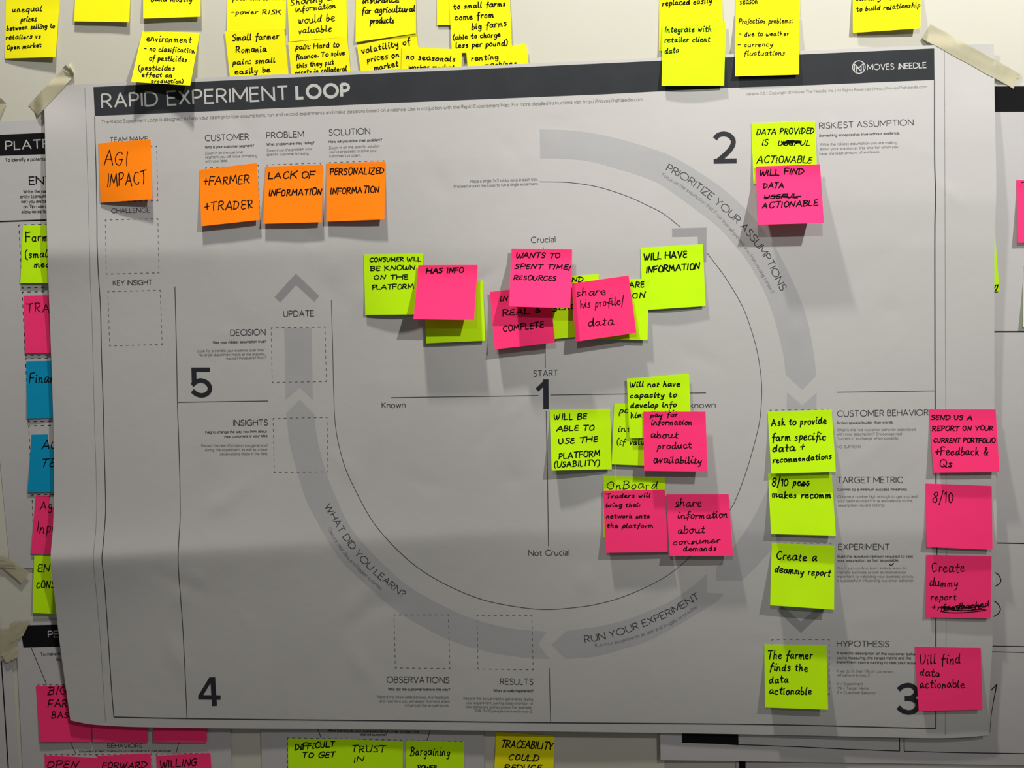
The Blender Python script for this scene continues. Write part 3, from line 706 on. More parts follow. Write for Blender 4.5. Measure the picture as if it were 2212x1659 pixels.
numeral([([(413.3, 798.6), (453.8, 798.6)], 9.6, 0), ([(418.6, 794), (419.6, 829)], 10.6, 0), ([(414.8, 832), (424, 824.5), (434, 821.8), (446, 826), (453, 835.5), (452, 845), (445.5, 851.5), (435, 854), (424, 851), (415.6, 844)], 9.8, 1)])

hd = 1.9
for r in (('TEAM NAME', 237, 307.4, 320, 304.7, 11, 1.3), ('CHALLENGE', 240, 460.7, 324.4, 459, 10.6, 1.3), ('KEY INSIGHT', 243.7, 617, 329, 615, 11.5, 1.4),
          ('CUSTOMER', 442.5, 305.3, 538, 302, 14.2, 1.6), ('PROBLEM', 575.5, 299.5, 657, 296.4, 14.2, 1.6), ('SOLUTION', 710, 293.3, 800, 290, 14.2, 1.6),
          ('RISKIEST ASSUMPTION', 1769.5, 278.8, 1973.8, 270.7, 14, 1.5), ('UPDATE', 612, 684.8, 678.8, 683.7, 14, 1.6), ('DECISION', 497.5, 725.7, 574, 724, 14, 1.6),
          ('INSIGHTS', 504, 920.3, 579, 919, 13.6, 1.6), ('CUSTOMER BEHAVIOR', 1808, 900.7, 2006, 897.8, 14, 1.6), ('TARGET METRIC', 1808.6, 1043.8, 1950.8, 1043.4, 14, 1.6),
          ('EXPERIMENT', 1810.6, 1188, 1922.3, 1188, 13.6, 1.6), ('HYPOTHESIS', 1807.5, 1397.2, 1920.9, 1397.8, 13.8, 1.6), ('OBSERVATIONS', 834.6, 1475, 971, 1476, 14, 1.6), ('RESULTS', 1080, 1479, 1152, 1479.6, 14, 1.6),
          ('Crucial', 1146.5, 525, 1200, 523.4, 13.6, 1.5), ('START', 1151.6, 813.8, 1206, 812.6, 14, 1.6), ('Known', 824.6, 882, 876, 880.6, 13, 1.5), ('Unknown', 1466, 882.6, 1546, 880.6, 13, 1.5), ('Not Crucial', 1141.4, 1201, 1230, 1200, 13.2, 1.5)):
    ptext('heading_text', [r], 'ink', sp=2.0)

bold = [[('Who is your customer segment?', 442.5, 321, 549, 317)], [('What problem are they facing?', 575.5, 314.7, 679.3, 311)], [('How will you solve their problem?', 710, 309, 825.5, 304.7)],
 [('Something accepted as true without evidence.', 1769, 296, 1943.8, 290)], [('Was your riskiest assumption true?', 459.4, 742.6, 574.8, 740)],
 [('Insights change the way you think about', 443.4, 936.5, 577, 934.4), ('your customers or your idea.', 484, 945.7, 578.6, 943.8)], [('Action speaks louder than words.', 1807, 916.5, 1930, 915)],
 [('Commit to a minimum success threshold.', 1808.6, 1060.4, 1960, 1060)], [('Build the absolute minimum required to test', 1809, 1204.9, 1972.6, 1204.4), ('your assumption, as fast as possible.', 1808.6, 1213.6, 1942, 1213)],
 [('A specific description of the customer behavior', 1806.5, 1413.4, 1991, 1416), ("you're measuring, the target metric and the", 1806.5, 1423.8, 1968.5, 1424.2), ("experiment you're running to test your assumption.", 1806.5, 1432.5, 2004, 1435.2)],
 [('Why did the customer behave this way?', 837.9, 1491.5, 972.4, 1492)], [('What actually happened?', 1065.5, 1494.7, 1152.7, 1495.4)]]
for rows in bold:
    ptext('caption_text', [(t, a, b, c, d, 6.3, 1.1) for t, a, b, c, d in rows], 'caption')
body = [[('Zoom-in on the customer', 443, 333.8, 526, 330.7), ('segment you will focus on helping', 443, 342, 555.6, 339), ('with your idea.', 443.3, 351, 491.7, 349.4)],
 [('Zoom-in on the problem your', 576, 328, 674.7, 324), ('specific customer is having.', 576, 336.5, 668, 333.8)],
 [('Zoom-in on the specific solution', 710.5, 322.4, 820, 318), ("you've proposed to solve your", 711, 330.7, 814, 327.6), ("customer's problem.", 711, 340, 779.7, 338)],
 [('Write the riskiest assumption you are making', 1770, 315, 1938.3, 310.3), ('about your solution at this time for which you', 1770, 324.8, 1940.5, 320), ('have the least amount of evidence.', 1770, 335, 1900.9, 330.3)],
 [('Look for a trend in your evidence over time.', 426.8, 761, 571, 758.6), ('No single experiment holds all the answers.', 429, 769.4, 573.4, 767.3), ('Iterate? Persevere? Pivot?', 489, 777.3, 575.5, 775)],
 [('Record the new information you generated', 434.7, 965.4, 577.5, 964.6), ('during this experiment, as well as unique', 442.4, 974.8, 577.5, 973.3), ('observations made in the field.', 475, 983.7, 578.6, 983)],
 [('What is the real customer behavior associated', 1807.3, 931.5, 1977.8, 930.4), ('with your assumption? Encourage real', 1807.3, 940.4, 1948, 939.8), ('"currency" exchange when possible.', 1808, 949.8, 1941.5, 949), ('NO SURVEYS!', 1807.3, 968.3, 1859.3, 967.5)],
 [('Choose a number high enough to get you and', 1809, 1075.6, 1981.6, 1075), ('your team excited if true and relative to the', 1809.4, 1085, 1970.8, 1084.3), ('assumption you are testing.', 1810, 1094.3, 1911, 1093.7)],
 [("Don't just confirm, learn. Include ways to", 1808.6, 1230.4, 1958.7, 1229.8), ('capture surprises as well as real behavior', 1808.6, 1239, 1957.7, 1239), ('important to validating your business activity', 1808.6, 1248, 1973.7, 1248), ('is successful in influencing customer behavior.', 1808, 1256.8, 1975, 1256.8)],
 [('If we do X, then Y% of customers', 1807.3, 1452.3, 1929.6, 1453.3), ('will behave in way Z.', 1807.3, 1461, 1880.7, 1461.6)],
 [('X = Experiment', 1807.5, 1480, 1864.5, 1480), ('Y% = Target Metric', 1807.5, 1489, 1877.6, 1489.7), ('Z = Customer Behavior', 1807.5, 1498.7, 1892, 1499.7)],
 [('Record the observable behavior, live feedback', 814, 1508, 970.3, 1509), ('and reactions you witnessed firsthand, which', 820, 1517, 971.4, 1517.9), ('influenced the actual results.', 875, 1526, 970.3, 1526.7)],
 [('Record the actual metrics generated during', 1001, 1511.4, 1151.6, 1513), ('your experiment, paying close attention to', 1005.5, 1520.7, 1151, 1522), ('new behaviors and surprises. For example,', 1005.5, 1529.3, 1149.4, 1531), ('50% (5/10) people behaved in way Z.', 1025, 1538, 1150.5, 1539.7)]]
for rows in body:
    ptext('body_text', [(t, a, b, c, d, 6.2, .85) for t, a, b, c, d in rows], 'grey')
ptext('body_text', [('Place a single 3x3 sticky note in each box.', 1016, 395, 1162.7, 390, 7, 1.0), ('Proceed around the Loop to run a single experiment.', 980.4, 406, 1163.4, 399.7, 7, 1.0)], 'grey')
ppath('arc_text', 'PRIORITIZE YOUR ASSUMPTIONS', [(1438, 368), (1475, 388.5), (1505, 409.5), (1535, 433), (1562, 456), (1593, 486), (1614, 509), (1634, 535.5), (1655, 566), (1673, 604), (1686, 629)], 16.5, 1.8, 'ink', arrow_a)
ppath('arc_text', 'Focus on the assumption that if not true will prevent you from moving forward', [(1429, 380), (1482, 413), (1525.6, 446), (1563, 483), (1604.6, 533), (1633.7, 576.6), (1656.6, 616), (1666, 633)], 8.4, 1.05, 'grey', arrow_a)
ppath('arc_text', 'WHAT DID YOU LEARN?', [(700.5, 1093.7), (719.3, 1127.4), (738, 1158.5), (767, 1199), (795, 1229), (820, 1252), (856.5, 1282), (869, 1291)], 15.4, 1.7, 'ink', arrow_b)
ppath('arc_text', 'Capture your data and biggest surprises', [(707.4, 1141.5), (723.4, 1169.6), (749.4, 1206.4), (765, 1222), (791, 1247.5), (822, 1274.6)], 7.6, 1.0, 'grey', arrow_b)
ppath('arc_text', 'RUN YOUR EXPERIMENT', [(1264.4, 1389), (1307.6, 1381), (1345, 1371), (1384, 1357), (1424, 1341), (1463.4, 1322), (1512, 1293)], 16, 1.8, 'ink', arrow_c)
ppath('arc_text', 'Run your experiments as fast and frugally as possible', [(1286, 1398.4), (1335, 1390), (1381, 1376.8), (1424, 1361), (1461, 1343), (1507, 1313)], 8, 1.05, 'grey', arrow_c)
ik = Ink(); ik.curve([(1921.5, 1219.5), (1925.5, 1221), (1930.5, 1216.8)], 1.8, cap=True); ik.build('handwritten_text', HP, L2, M['marker'], poster)

# ------------------------------------------------------------------ sticky notes
def auto(px, py):
    top = np.interp(px, [p[0] for p in EDGE_T], [p[1] for p in EDGE_T])
    return np.where(np.asarray(py) > top, HP(px, py), 0.0)
HOST = dict(wall=flat(0.0), poster=HP, auto=auto, left=left.surf, persona=persona.surf, barrier=barrier.surf, right=right.surf)
GROUPS = {('wall', 'yellow'): 'yellow sticky notes on the wall above the big poster', ('poster', 'pink'): 'pink sticky notes on the big poster', ('poster', 'lime'): 'lime sticky notes on the big poster',
          ('poster', 'orange'): 'orange sticky notes on the big poster', ('left', None): 'sticky notes in the column on the platform poster', ('persona', None): 'pink sticky notes on the persona sheet',
          ('barrier', None): 'lime sticky notes on the barriers sheet', ('right', None): 'sticky notes on the ruled sheet', ('auto', None): 'sticky notes bridging wall and big poster'}
_count = [0]
def note(col, host, c, t, lift, rows, label, w=3.0, slant=.12, cur=False, bow=0., jit=.42, scrib=()):
    """c: corners TL TR BR BL (frame pixels); t: height of the glued strip off its host (mm); lift: how far the two lower corners stand off (mm)"""
    _count[0] += 1
    rng = np.random.default_rng(100 + _count[0])
    c = np.array(c, float)
    base = HOST[host](c[:, 0], c[:, 1])
    ll, lr = lift
    ph = rng.uniform(0, 6.3)
    def hf(u, v):
        b = (1-u)*(1-v)*base[0] + u*(1-v)*base[1] + u*v*base[2] + (1-u)*v*base[3]
        k = (np.sqrt((v - .16) ** 2 + .002) + v - .16) / 1.682 - .008 * (1 - v)
        k = k * (.75 + .25 * v)
        return b + .001 * (t + ((1 - u) * ll + u * lr) * k + bow * np.sin(math.pi * u) * k + .25 * np.sin(u * 5 + ph) * k)
    n = 18
    u, v = np.meshgrid(np.linspace(0, 1, n), np.linspace(0, 1, n))
    def bl(i): return (1-u)*(1-v)*c[0,i]+u*(1-v)*c[1,i]+u*v*c[2,i]+(1-u)*v*c[3,i]
    root = empty('sticky_note', P3(c[:2, 0].mean(), c[:2, 1].mean(), base[:2].mean()))
    tag(root, label, 'sticky note', GROUPS.get((host, col)) or GROUPS.get((host, None)))
    HG = hf(u, v)
    solid_sheet('paper', bl(0), bl(1), HG, M[col], root, .00022)
    if rows or scrib:
        ink = Ink()
        for r in rows:
            txt, x0, y0, x1, y1, cap = r[:6]
            set_hand(ink, txt, (x0, y0), (x1, y1), cap, w * .84, rng, slant, jit, cur)
        for s in scrib:
            ink.ribbon(catmull(s[0], 6), s[1], True)
        def surf(px, py):
            a, b = inv_bilinear(c, px, py); a = np.clip(a, 0, .9999) * (n - 1); b = np.clip(b, 0, .9999) * (n - 1)
            i, j = a.astype(int), b.astype(int); a, b = a - i, b - j
            return (1-a)*(1-b)*HG[j, i] + a*(1-b)*HG[j, i+1] + a*b*HG[j+1, i+1] + (1-a)*b*HG[j+1, i]
        # lettering that runs past an edge stays on the paper
        vv_ = np.vstack(ink.v); a, b = inv_bilinear(c, vv_[:, 0], vv_[:, 1]); a = np.clip(a, .004, .996); b = np.clip(b, .004, .996)
        X = (1-a)*(1-b)*c[0,0]+a*(1-b)*c[1,0]+a*b*c[2,0]+(1-a)*b*c[3,0]; Y = (1-a)*(1-b)*c[0,1]+a*(1-b)*c[1,1]+a*b*c[2,1]+(1-a)*b*c[3,1]
        ink.v = [np.stack([X, Y], 1)]
        ink.build('handwritten_text', surf, .00008, M['marker'], root)
    return root

def zig(x0, y0, x1, y1, n, amp, seed=1):
    r = np.random.default_rng(seed); p = []
    for i in range(n + 1):
        k = i / n; s = amp if i % 2 else -amp
        p.append((x0 + (x1 - x0) * k + r.normal() * 1.5, y0 + (y1 - y0) * k + s * r.uniform(.6, 1.1)))
    return p

def loops(x0, y0, x1, y1, n, r, seed=2):
    g = np.random.default_rng(seed); t = np.linspace(0, 1, n * 8)
    return [(x0 + (x1 - x0) * k + r * 1.3 * math.sin(k * n * 6.283), y0 + (y1 - y0) * k - r * math.cos(k * n * 6.283) * (.7 + .5 * math.sin(k * 17 + 1)) + g.normal() * .4) for k in t]

# --- wall above the poster
Y = 'yellow'
note(Y, 'wall', [(13, -6), (129, -6), (120, 123), (10.5, 126.4)], .5, (1.2, 6), [('unequal', 26, 27, 90, 25, 13.5), ('prices', 45, 48, 78.6, 45.7, 13), ('between selling to', 14.6, 66.5, 118, 60.5, 11.5), ('retailers vs', 12.8, 86.3, 87.3, 83, 11), ('Open market', 14.6, 108, 89, 102, 10.5)],
     'yellow sticky note about unequal prices between selling to retailers versus open market', 2.6, .15)
note(Y, 'wall', [(166, -78), (284, -78), (279, 48), (160, 46)], .5, (3.5, 4.5), [], 'blank yellow sticky note hanging high between unequal prices and environment notes')
note(Y, 'wall', [(309, -85), (434, -88), (433, 36), (309.5, 40)], .5, (5, 5), [('- bend mostly', 312, 3.5, 414, 3.5, 13)], 'yellow sticky note cut off by the top edge, directly above the environment note', 3)
note(Y, 'auto', [(308, 66.5), (431.5, 70.7), (410.7, 184.7), (283.2, 176.8)], .6, (15, 16), [('environment', 316, 89.4, 411.7, 93.6, 15), ('- no clasification', 311, 110, 420, 115, 12), ('of pesticides', 322, 131, 403.4, 134, 13), ('(pesticides', 298.4, 152.8, 376.8, 152.8, 13), ('effect on', 305.7, 166.4, 371, 167.4, 11), ('production)', 326.5, 180, 396, 180.5, 10)],
     'yellow environment note about pesticides, tilted and curling out over the dark title band', 2.6, .1, bow=-6)
note(Y, 'wall', [(492, -62), (618.5, -64), (617, 62), (490, 67.5)], .5, (2, 2), [('potential market', 502.4, 1, 613.6, 0, 14), ('-power RISK', 499, 31, 606, 31, 11)], 'yellow sticky note reading power risk, above the small farmer note', 2.3, .1)
note(Y, 'wall', [(485.7, 68.2), (613.6, 60), (626, 190), (500, 198)], 2.9, (1, 1), [('Small farmer', 502, 89.4, 602, 84, 15), ('Romania', 509.7, 115.4, 574.7, 112.3, 15), ('pain: small', 502.4, 140.4, 593.9, 136, 13), ('easily be', 507.6, 161, 583.5, 156, 13)],
     'yellow sticky note about a small farmer in Romania, its foot behind the big poster', 2.8, .1)
note(Y, 'wall', [(618.5, -45), (747.5, -50), (749.8, 79.5), (625, 90)], .6, (2, 2), [('Sharing a', 628, 12.5, 715.5, 2, 14), ('information', 638.6, 27, 725, 17.7, 13), ('would be', 644.8, 52, 722.8, 45.7, 18), ('valuable', 644.8, 73.8, 716.6, 67.6, 16)],
     'yellow sticky note saying sharing information would be valuable, above the hard to finance note', 2.3, .12, True)
note(Y, 'wall', [(622.4, 91.5), (749.8, 79.6), (763, 210), (635, 219)], 2.9, (1, 1), [('pain: Hard to', 638.6, 108, 732, 102, 13), ('finance. To solve', 638.6, 129, 744.6, 119, 12), ('this they put', 640.7, 147.6, 720.7, 139.3, 12), ('assets in collateral', 637.5, 163, 748.8, 154, 13)],
     'yellow sticky note about hard to finance and collateral, its foot behind the big poster', 2.6, .1)
note(Y, 'wall', [(769, -40), (898, -45), (898.5, 72), (768, 91)], .5, (3, 3), [('insurance', 783, 8.3, 861, 6.2, 15), ('for agricultural', 781, 30, 896, 26, 15), ('products', 799.7, 52, 850.7, 50, 16)], 'yellow sticky note reading insurance for agricultural products', 3, .12, True)
note(Y, 'wall', [(770.6, 97.3), (899.5, 72), (917, 197), (790, 222)], 2.6, (1, 1), [('volatility of', 782, 116.4, 887, 95.7, 15), ('prices on', 793.5, 135, 862, 123.7, 14), ('market', 809, 152.8, 860, 143.5, 13)], 'yellow sticky note about volatility of prices on market, tilted and tucked behind the poster', 2.9, .05)
note(Y, 'wall', [(944, -75), (1075, -75), (1075, 54), (944, 54.5)], .4, (1, 1), [], 'yellow sticky note almost hidden behind the small farms and big farms note')
note(Y, 'wall', [(969, -20), (1100.5, -22), (1106, 113), (976.5, 114.5)], 1.8, (2, 2), [('to small farms', 979.6, 20.8, 1091.9, 13.5, 13), ('come from', 982.7, 44.7, 1065.9, 38.5, 15), ('big farms', 1019, 64.5, 1094, 57, 15), ('(able to charge', 978.5, 86.3, 1080.4, 80, 12), ('less per pound)', 984.8, 104, 1096, 98.8, 13)],
     'yellow sticky note about small farms and big farms able to charge less per pound', 2.9, .08)
note(Y, 'wall', [(868.3, 102), (998, 106.5), (994, 232), (864, 230)], 4.0, (.3, .3), [('no seasonals', 876.6, 128, 982.7, 134, 13), ('worker market', 883, 150, 980.6, 151, 12)], 'yellow sticky note reading no seasonals, lower half hidden behind the big poster', 2.8, .08)
note(Y, 'wall', [(1007, 112.3), (1136.6, 94.6), (1152, 226), (1020, 242)], 4.0, (.3, .3), [('renting', 1018.5, 132, 1076, 127.9, 13), ('machines', 1048, 144.5, 1114.7, 140.7, 10)], 'yellow sticky note reading renting machines, mostly hidden behind the big poster', 2.6, .08)
note(Y, 'wall', [(1424, -22), (1560, -25), (1562, 108), (1424, 110)], .5, (2, 2), [('replaced easily', 1431, 13.5, 1537, 7.3, 14)], 'yellow sticky note reading replaced easily, behind the lime retailer client note', 2.8, .15)
note('lime', 'auto', [(1431.5, 50.5), (1568, 46.8), (1564, 184.7), (1429, 185.5)], 2.8, (2.2, 2.2), [('Integrate with', 1435.6, 70.7, 1536, 68.6, 14), ('retailer client', 1435.6, 92.5, 1533, 90.5, 13.5), ('data', 1436, 116.4, 1466.4, 114.4, 14)],
     'lime sticky note reading integrate with retailer client data, overlapping the dark title band', 2.6, .15, bow=1.5)
note(Y, 'wall', [(1590, -100), (1729, -100), (1728, 30), (1589, 33)], .5, (1, 1), [('season', 1598.4, 9.4, 1635.8, 8.3, 14)], 'yellow sticky note reading season, directly above the projection problems note', 2.3, .12)
note(Y, 'auto', [(1589, 31), (1727, 30), (1726, 161), (1588, 165)], 2.0, (3, 2.5), [('Projection problems:', 1595.7, 52, 1710.7, 50, 12), ('- due to weather', 1595.7, 78.6, 1703.4, 77.4, 11), ('- currency', 1593.5, 102, 1668, 101, 11), ('fluctuations', 1606.7, 120.6, 1695, 119.6, 12)],
     'yellow sticky note listing projection problems, weather and currency, overlapping the title band', 2.2, .14)
note(Y, 'wall', [(1842, -62), (1990, -72), (1988, 61), (1842.5, 71)], .6, (4, 8), [('making contacts', 1848.7, 2, 1980, -2, 13), ('to build relationship', 1849.7, 26, 1987, 15.6, 12)], 'yellow sticky note reading to build relationship, above the poster logo', 2.6, .18)

# --- orange
note('orange', 'poster', [(212.2, 309.9), (325.4, 300.5), (328.6, 430.5), (217.3, 437.8)], .8, (1.5, 9), [('AGI', 224, 357, 275, 357, 31), ('IMPACT', 231, 403.5, 316, 399, 29)], 'orange sticky note reading agi impact, under the team name heading', 2.6, .08)
note('orange', 'poster', [(430.4, 367), (554.7, 352), (561.4, 475), (435, 488.7)], .8, (7, 6), [('+FARM\u20acR', 439, 400.4, 538, 397, 19), ('+TRADER', 442.5, 456.5, 546, 451, 20)], 'orange sticky note reading farmer and trader, under the customer heading', 2.7, .1)
note('orange', 'poster', [(573.3, 359.8), (698, 355.6), (695, 480), (568.7, 483.5)], .8, (6, 6), [('LACK OF', 580, 386.9, 677.8, 385.8, 16), ('INFORMATION', 580.5, 424, 694, 421, 15)], 'orange sticky note reading lack of information, under the problem heading', 3.0, .15)
note('orange', 'poster', [(704.9, 353), (832.8, 349), (830.3, 474), (704.9, 478.7)], .8, (5, 7), [('PERSONALIZED', 712.8, 379, 829, 375.4, 15), ('INFORMATION', 714, 421, 819, 416, 15)], 'orange sticky note reading personalized information, under the solution heading', 2.8, .12)

# --- upper cluster of the loop
G_, K = 'lime', 'pink'
note(G_, 'poster', [(786, 549.5), (913.5, 547.8), (916, 679), (789, 680)], .8, (2.5, 3), [('CONSUMER WILL', 799, 566, 909, 564.5, 10), ('BE KNOWN', 800.5, 586.3, 896, 583, 11), ('ON THE', 807.8, 604.4, 880.6, 603.6, 10.5), ('PLATFORM', 804.7, 625.8, 892, 624.8, 11.5)], 'lime sticky note reading consumer will be known on the platform', 2.7, .05, bow=1.5)
note(G_, 'poster', [(914, 611), (1043.3, 606), (1048, 736), (920.7, 741.6)], .8, (4, 4), [], 'lime sticky note mostly hidden behind the pink has info note')
note(K, 'poster', [(903.5, 572.8), (1032, 572.4), (1024, 691.3), (893.1, 689.6)], 4.5, (19, 19), [('HAS INFO', 921, 592.5, 1001, 589.4, 13)], 'pink sticky note reading has info, curling far out over a lime note', 3.2, .15)
note(G_, 'poster', [(1383.7, 535.7), (1518.4, 527.4), (1524, 661), (1388, 670)], .8, (3, 3.5), [('WILL HAVE', 1391, 563, 1483.5, 557.4, 16), ('INFORMATION', 1395, 590, 1511, 582, 15)], 'lime sticky note reading will have information, over the grey corner chevron', 3.4, .1, bow=1)
note(G_, 'poster', [(1165, 601), (1293, 592), (1301, 722), (1172, 735)], .8, (3, 3), [('AND', 1221, 611, 1259, 609, 12), ('SEND', 1195, 672.6, 1246, 666, 11)], 'lime sticky note squeezed between and behind the wants to spend and share his profile notes', 2.8, .1)
note(G_, 'poster', [(1270, 606), (1401.8, 602), (1399, 734.5), (1268, 732.5)], 2.6, (4, 4), [('SHARE', 1337, 622, 1391, 621.6, 14), ('ON', 1367, 646.6, 1392.5, 643.5, 13)], 'lime sticky note reading share, half covered by the pink share his profile note', 2.9, .08)
note(K, 'poster', [(1058, 630.6), (1187, 616), (1198.8, 740), (1069, 754.7)], 3.4, (9, 9), [('iN FULL', 1080, 651, 1150, 651, 13), ('REAL &', 1085.7, 683, 1168, 675.7, 14), ('COMPLETE', 1087, 717, 1174, 708, 14)], 'pink sticky note reading real and complete, under the wants to spent time note', 2.8, .08)
note(K, 'poster', [(1104.9, 537.4), (1235.9, 538.9), (1231.7, 665.7), (1099.7, 661.8)], 5.0, (25, 25), [('WANTS TO', 1113.8, 558, 1208.8, 558, 12.5), ('SPENT TIME/', 1112, 581, 1233, 583, 11.5), ('RESOURCES', 1109.4, 605, 1200.5, 607, 11)], 'pink sticky note reading wants to spent time and resources, under the word crucial', 3.0, .15)
note(K, 'poster', [(1234.8, 612.3), (1358, 595), (1375, 719), (1243.6, 738)], 6.5, (9, 9), [('share', 1245, 640.7, 1307.8, 637.6, 19), ('his profile/', 1253.6, 666.8, 1347, 658, 19), ('data', 1271, 705.8, 1324, 702.6, 19)], 'pink sticky note reading share his profile and data, tilted', 2.4, .1, True)
# --- riskiest assumption
note(G_, 'poster', [(1623, 266), (1760.3, 261.4), (1766, 395), (1627.9, 397)], .8, (3, 4), [('DATA PROViDED', 1634, 292, 1758, 288.9, 14), ('iS', 1645.6, 315.3, 1658, 315.3, 14), ('USEFUL', 1680, 314.9, 1749, 314.9, 12), ('ACTiONABLE', 1635, 352.3, 1752.7, 353, 16)], 'lime sticky note reading data provided is actionable, beside the numeral two', 2.8, .2,
     scrib=[(zig(1688, 309, 1730, 307, 9, 3), 3.6), ([(1690, 309), (1705, 305), (1728, 306)], 4.2)])
note(K, 'poster', [(1632, 359.6), (1771.4, 354.8), (1780, 481.6), (1638.3, 485.4)], 4.5, (19, 20), [('WILL FIND', 1640.4, 380.4, 1735, 377, 14), ('DATA', 1648.7, 407.4, 1692.4, 406.4, 13), ('USEFUL', 1650.8, 430.3, 1722, 428, 10), ('ACTIONABLE', 1646, 451, 1766, 444.8, 14)], 'pink sticky note reading will find data actionable with a crossed out word', 3.2, .15,
     scrib=[([(1651, 427), (1675, 424), (1700, 426), (1730, 424)], 3)])
# --- lower cluster of the loop
note(G_, 'poster', [(1327, 872.5), (1456, 870), (1452, 1008), (1321.3, 1003)], .8, (5, 5), [('po', 1337, 893.3, 1358, 892.3, 16), ('int', 1334.8, 932.8, 1360.8, 932.8, 14), ('(if valu', 1332, 961, 1391, 962, 14)], 'lime sticky note with an if clause in brackets, half covered by a pink note', 2.4, .1)
note(G_, 'poster', [(1187.2, 886), (1317.8, 883), (1321.7, 1013.5), (1191.8, 1016.4)], .8, (11, 5), [('WILL BE', 1196.5, 908, 1267.3, 905.8, 14), ('ABLE TO', 1202.8, 931.8, 1282.8, 929.7, 12), ('USE THE', 1206.5, 960, 1291, 954.7, 13), ('PLATFORM', 1207.4, 992, 1295.3, 985.9, 14), ('(USABILITY)', 1197, 1009.8, 1295.3, 1006.7, 14)], 'lime sticky note reading will be able to use the platform usability', 3.0, .1, bow=1)
note(G_, 'poster', [(1354.2, 817.8), (1488, 807), (1494, 944), (1360, 946.4)], 3.2, (4.5, 4.5), [('Will not have', 1359.8, 837, 1468, 835, 13), ('capacity to', 1360.8, 860, 1460.6, 859, 13), ('develop info', 1361.4, 882, 1460.6, 879.8, 13), ('him with this', 1362.5, 903.7, 1463, 897, 13)], 'lime sticky note reading will not have capacity to develop info, over the horizontal axis line', 3.0, .12)
note(K, 'poster', [(1389.3, 889.2), (1524, 889.2), (1528.2, 1019), (1391.4, 1017)], 7.5, (8, 8), [('pay for', 1405, 901.7, 1462.7, 900.6, 11), ('information', 1406.6, 918.3, 1494, 918.3, 13), ('about', 1405, 946.4, 1463.7, 947.4, 17), ('product', 1420, 970.3, 1492.9, 969.2, 16), ('availability', 1411.8, 1000.4, 1515, 1003, 17)], 'pink sticky note reading pay for information about product availability', 2.6, .1, True)
note(G_, 'poster', [(1303.6, 1028), (1436.7, 1030.6), (1436.7, 1163), (1303.6, 1161.7)], .8, (3, 3), [('OnBoard', 1311, 1057.7, 1419, 1056.7, 19)], 'lime sticky note reading onboard, its top showing above the pink traders note', 2.1, .08)
note(K, 'poster', [(1303, 1060.4), (1436, 1057.3), (1443, 1192), (1307.8, 1194.3)], 3.0, (6.5, 5.5), [('Traders will', 1309.5, 1076.9, 1404.5, 1074.4, 10.5), ('bring their', 1309, 1096, 1384, 1096, 10.5), ('network onto', 1309.5, 1119.7, 1402.8, 1119.7, 10.5), ('the platform', 1310.5, 1141, 1409.7, 1141, 11)], 'pink sticky note reading traders will bring their network onto the platform', 2.6, .1)
note(K, 'poster', [(1439.2, 1068), (1574, 1067.5), (1583.3, 1200.6), (1446.7, 1200.8)], 1.8, (11, 10), [('share', 1458, 1096, 1515, 1094, 19), ('information', 1465, 1121, 1571, 1119, 16), ('about', 1463.8, 1154.4, 1521.4, 1151.3, 18), ('consumer', 1453, 1177.3, 1555, 1173, 14), ('demands', 1476.2, 1191, 1546.5, 1190, 12)], 'pink sticky note reading share information about consumer demands, beside the traders note', 2.5, .12, True)
# --- right-hand column
note(G_, 'poster', [(1658.2, 888.9), (1796.5, 884.7), (1805.5, 1019.3), (1666.2, 1023)], .8, (8, 8), [('Ask to provide', 1666.5, 921, 1785, 916, 17), ('farm specific', 1667.6, 953.3, 1782.6, 951, 18), ('data +', 1668.6, 977, 1737.7, 974, 18), ('recommendations', 1669.7, 1001, 1796, 991.8, 14)], 'lime sticky note reading ask to provide farm specific data and recommendations', 3.2, .1)
note(G_, 'poster', [(1659.3, 1023), (1796.5, 1022.6), (1805.5, 1157), (1665.5, 1153.6)], .8, (8, 8), [('8/10 pess', 1668, 1051, 1748, 1050, 18), ('makes recomm', 1668, 1076, 1794, 1077, 16)], 'lime sticky note reading eight of ten makes recomm, beside the target metric heading', 3.3, .08,
     scrib=[(zig(1727, 1047, 1748, 1047, 6, 3, 3), 3.0)])
note(G_, 'poster', [(1667, 1172.2), (1802.3, 1179.5), (1801.7, 1317), (1663.8, 1307.4)], .8, (12, 13), [('Create a', 1677, 1209, 1763, 1213, 20), ('deammy report', 1672.8, 1237, 1793, 1246.4, 17)], 'lime sticky note reading create a dummy report, beside the experiment heading', 3.1, .1)
note(G_, 'poster', [(1651, 1392), (1785, 1393.6), (1788.8, 1533), (1652.6, 1528.2)], .8, (9, 9), [('The farmer', 1658, 1423, 1753.9, 1425, 20), ('finds the', 1662.4, 1449, 1744.5, 1451, 18), ('data', 1662, 1477, 1703, 1475, 18), ('actionable', 1662, 1500, 1752.8, 1501, 17)], 'lime sticky note reading the farmer finds the data actionable, beside the hypothesis heading', 3.1, .08)
note(K, 'poster', [(2006.7, 884.1), (2150.8, 884.3), (2159, 1019.5), (2017.1, 1020.9)], .8, (8, 8), [('SEND US A', 2011, 907, 2100, 907.6, 11), ('REPORT ON YOUR', 2014, 931.5, 2145.6, 930.5, 11.5), ('CURRENT PORTFOLIO', 2016.7, 956.5, 2149, 957, 11), ('+Feedback &', 2021, 984.5, 2133.6, 983.5, 19), ('Qs', 2029.6, 1008.4, 2056, 1009.5, 17)], 'pink sticky note reading send us a report on your current portfolio plus feedback', 2.8, .08)
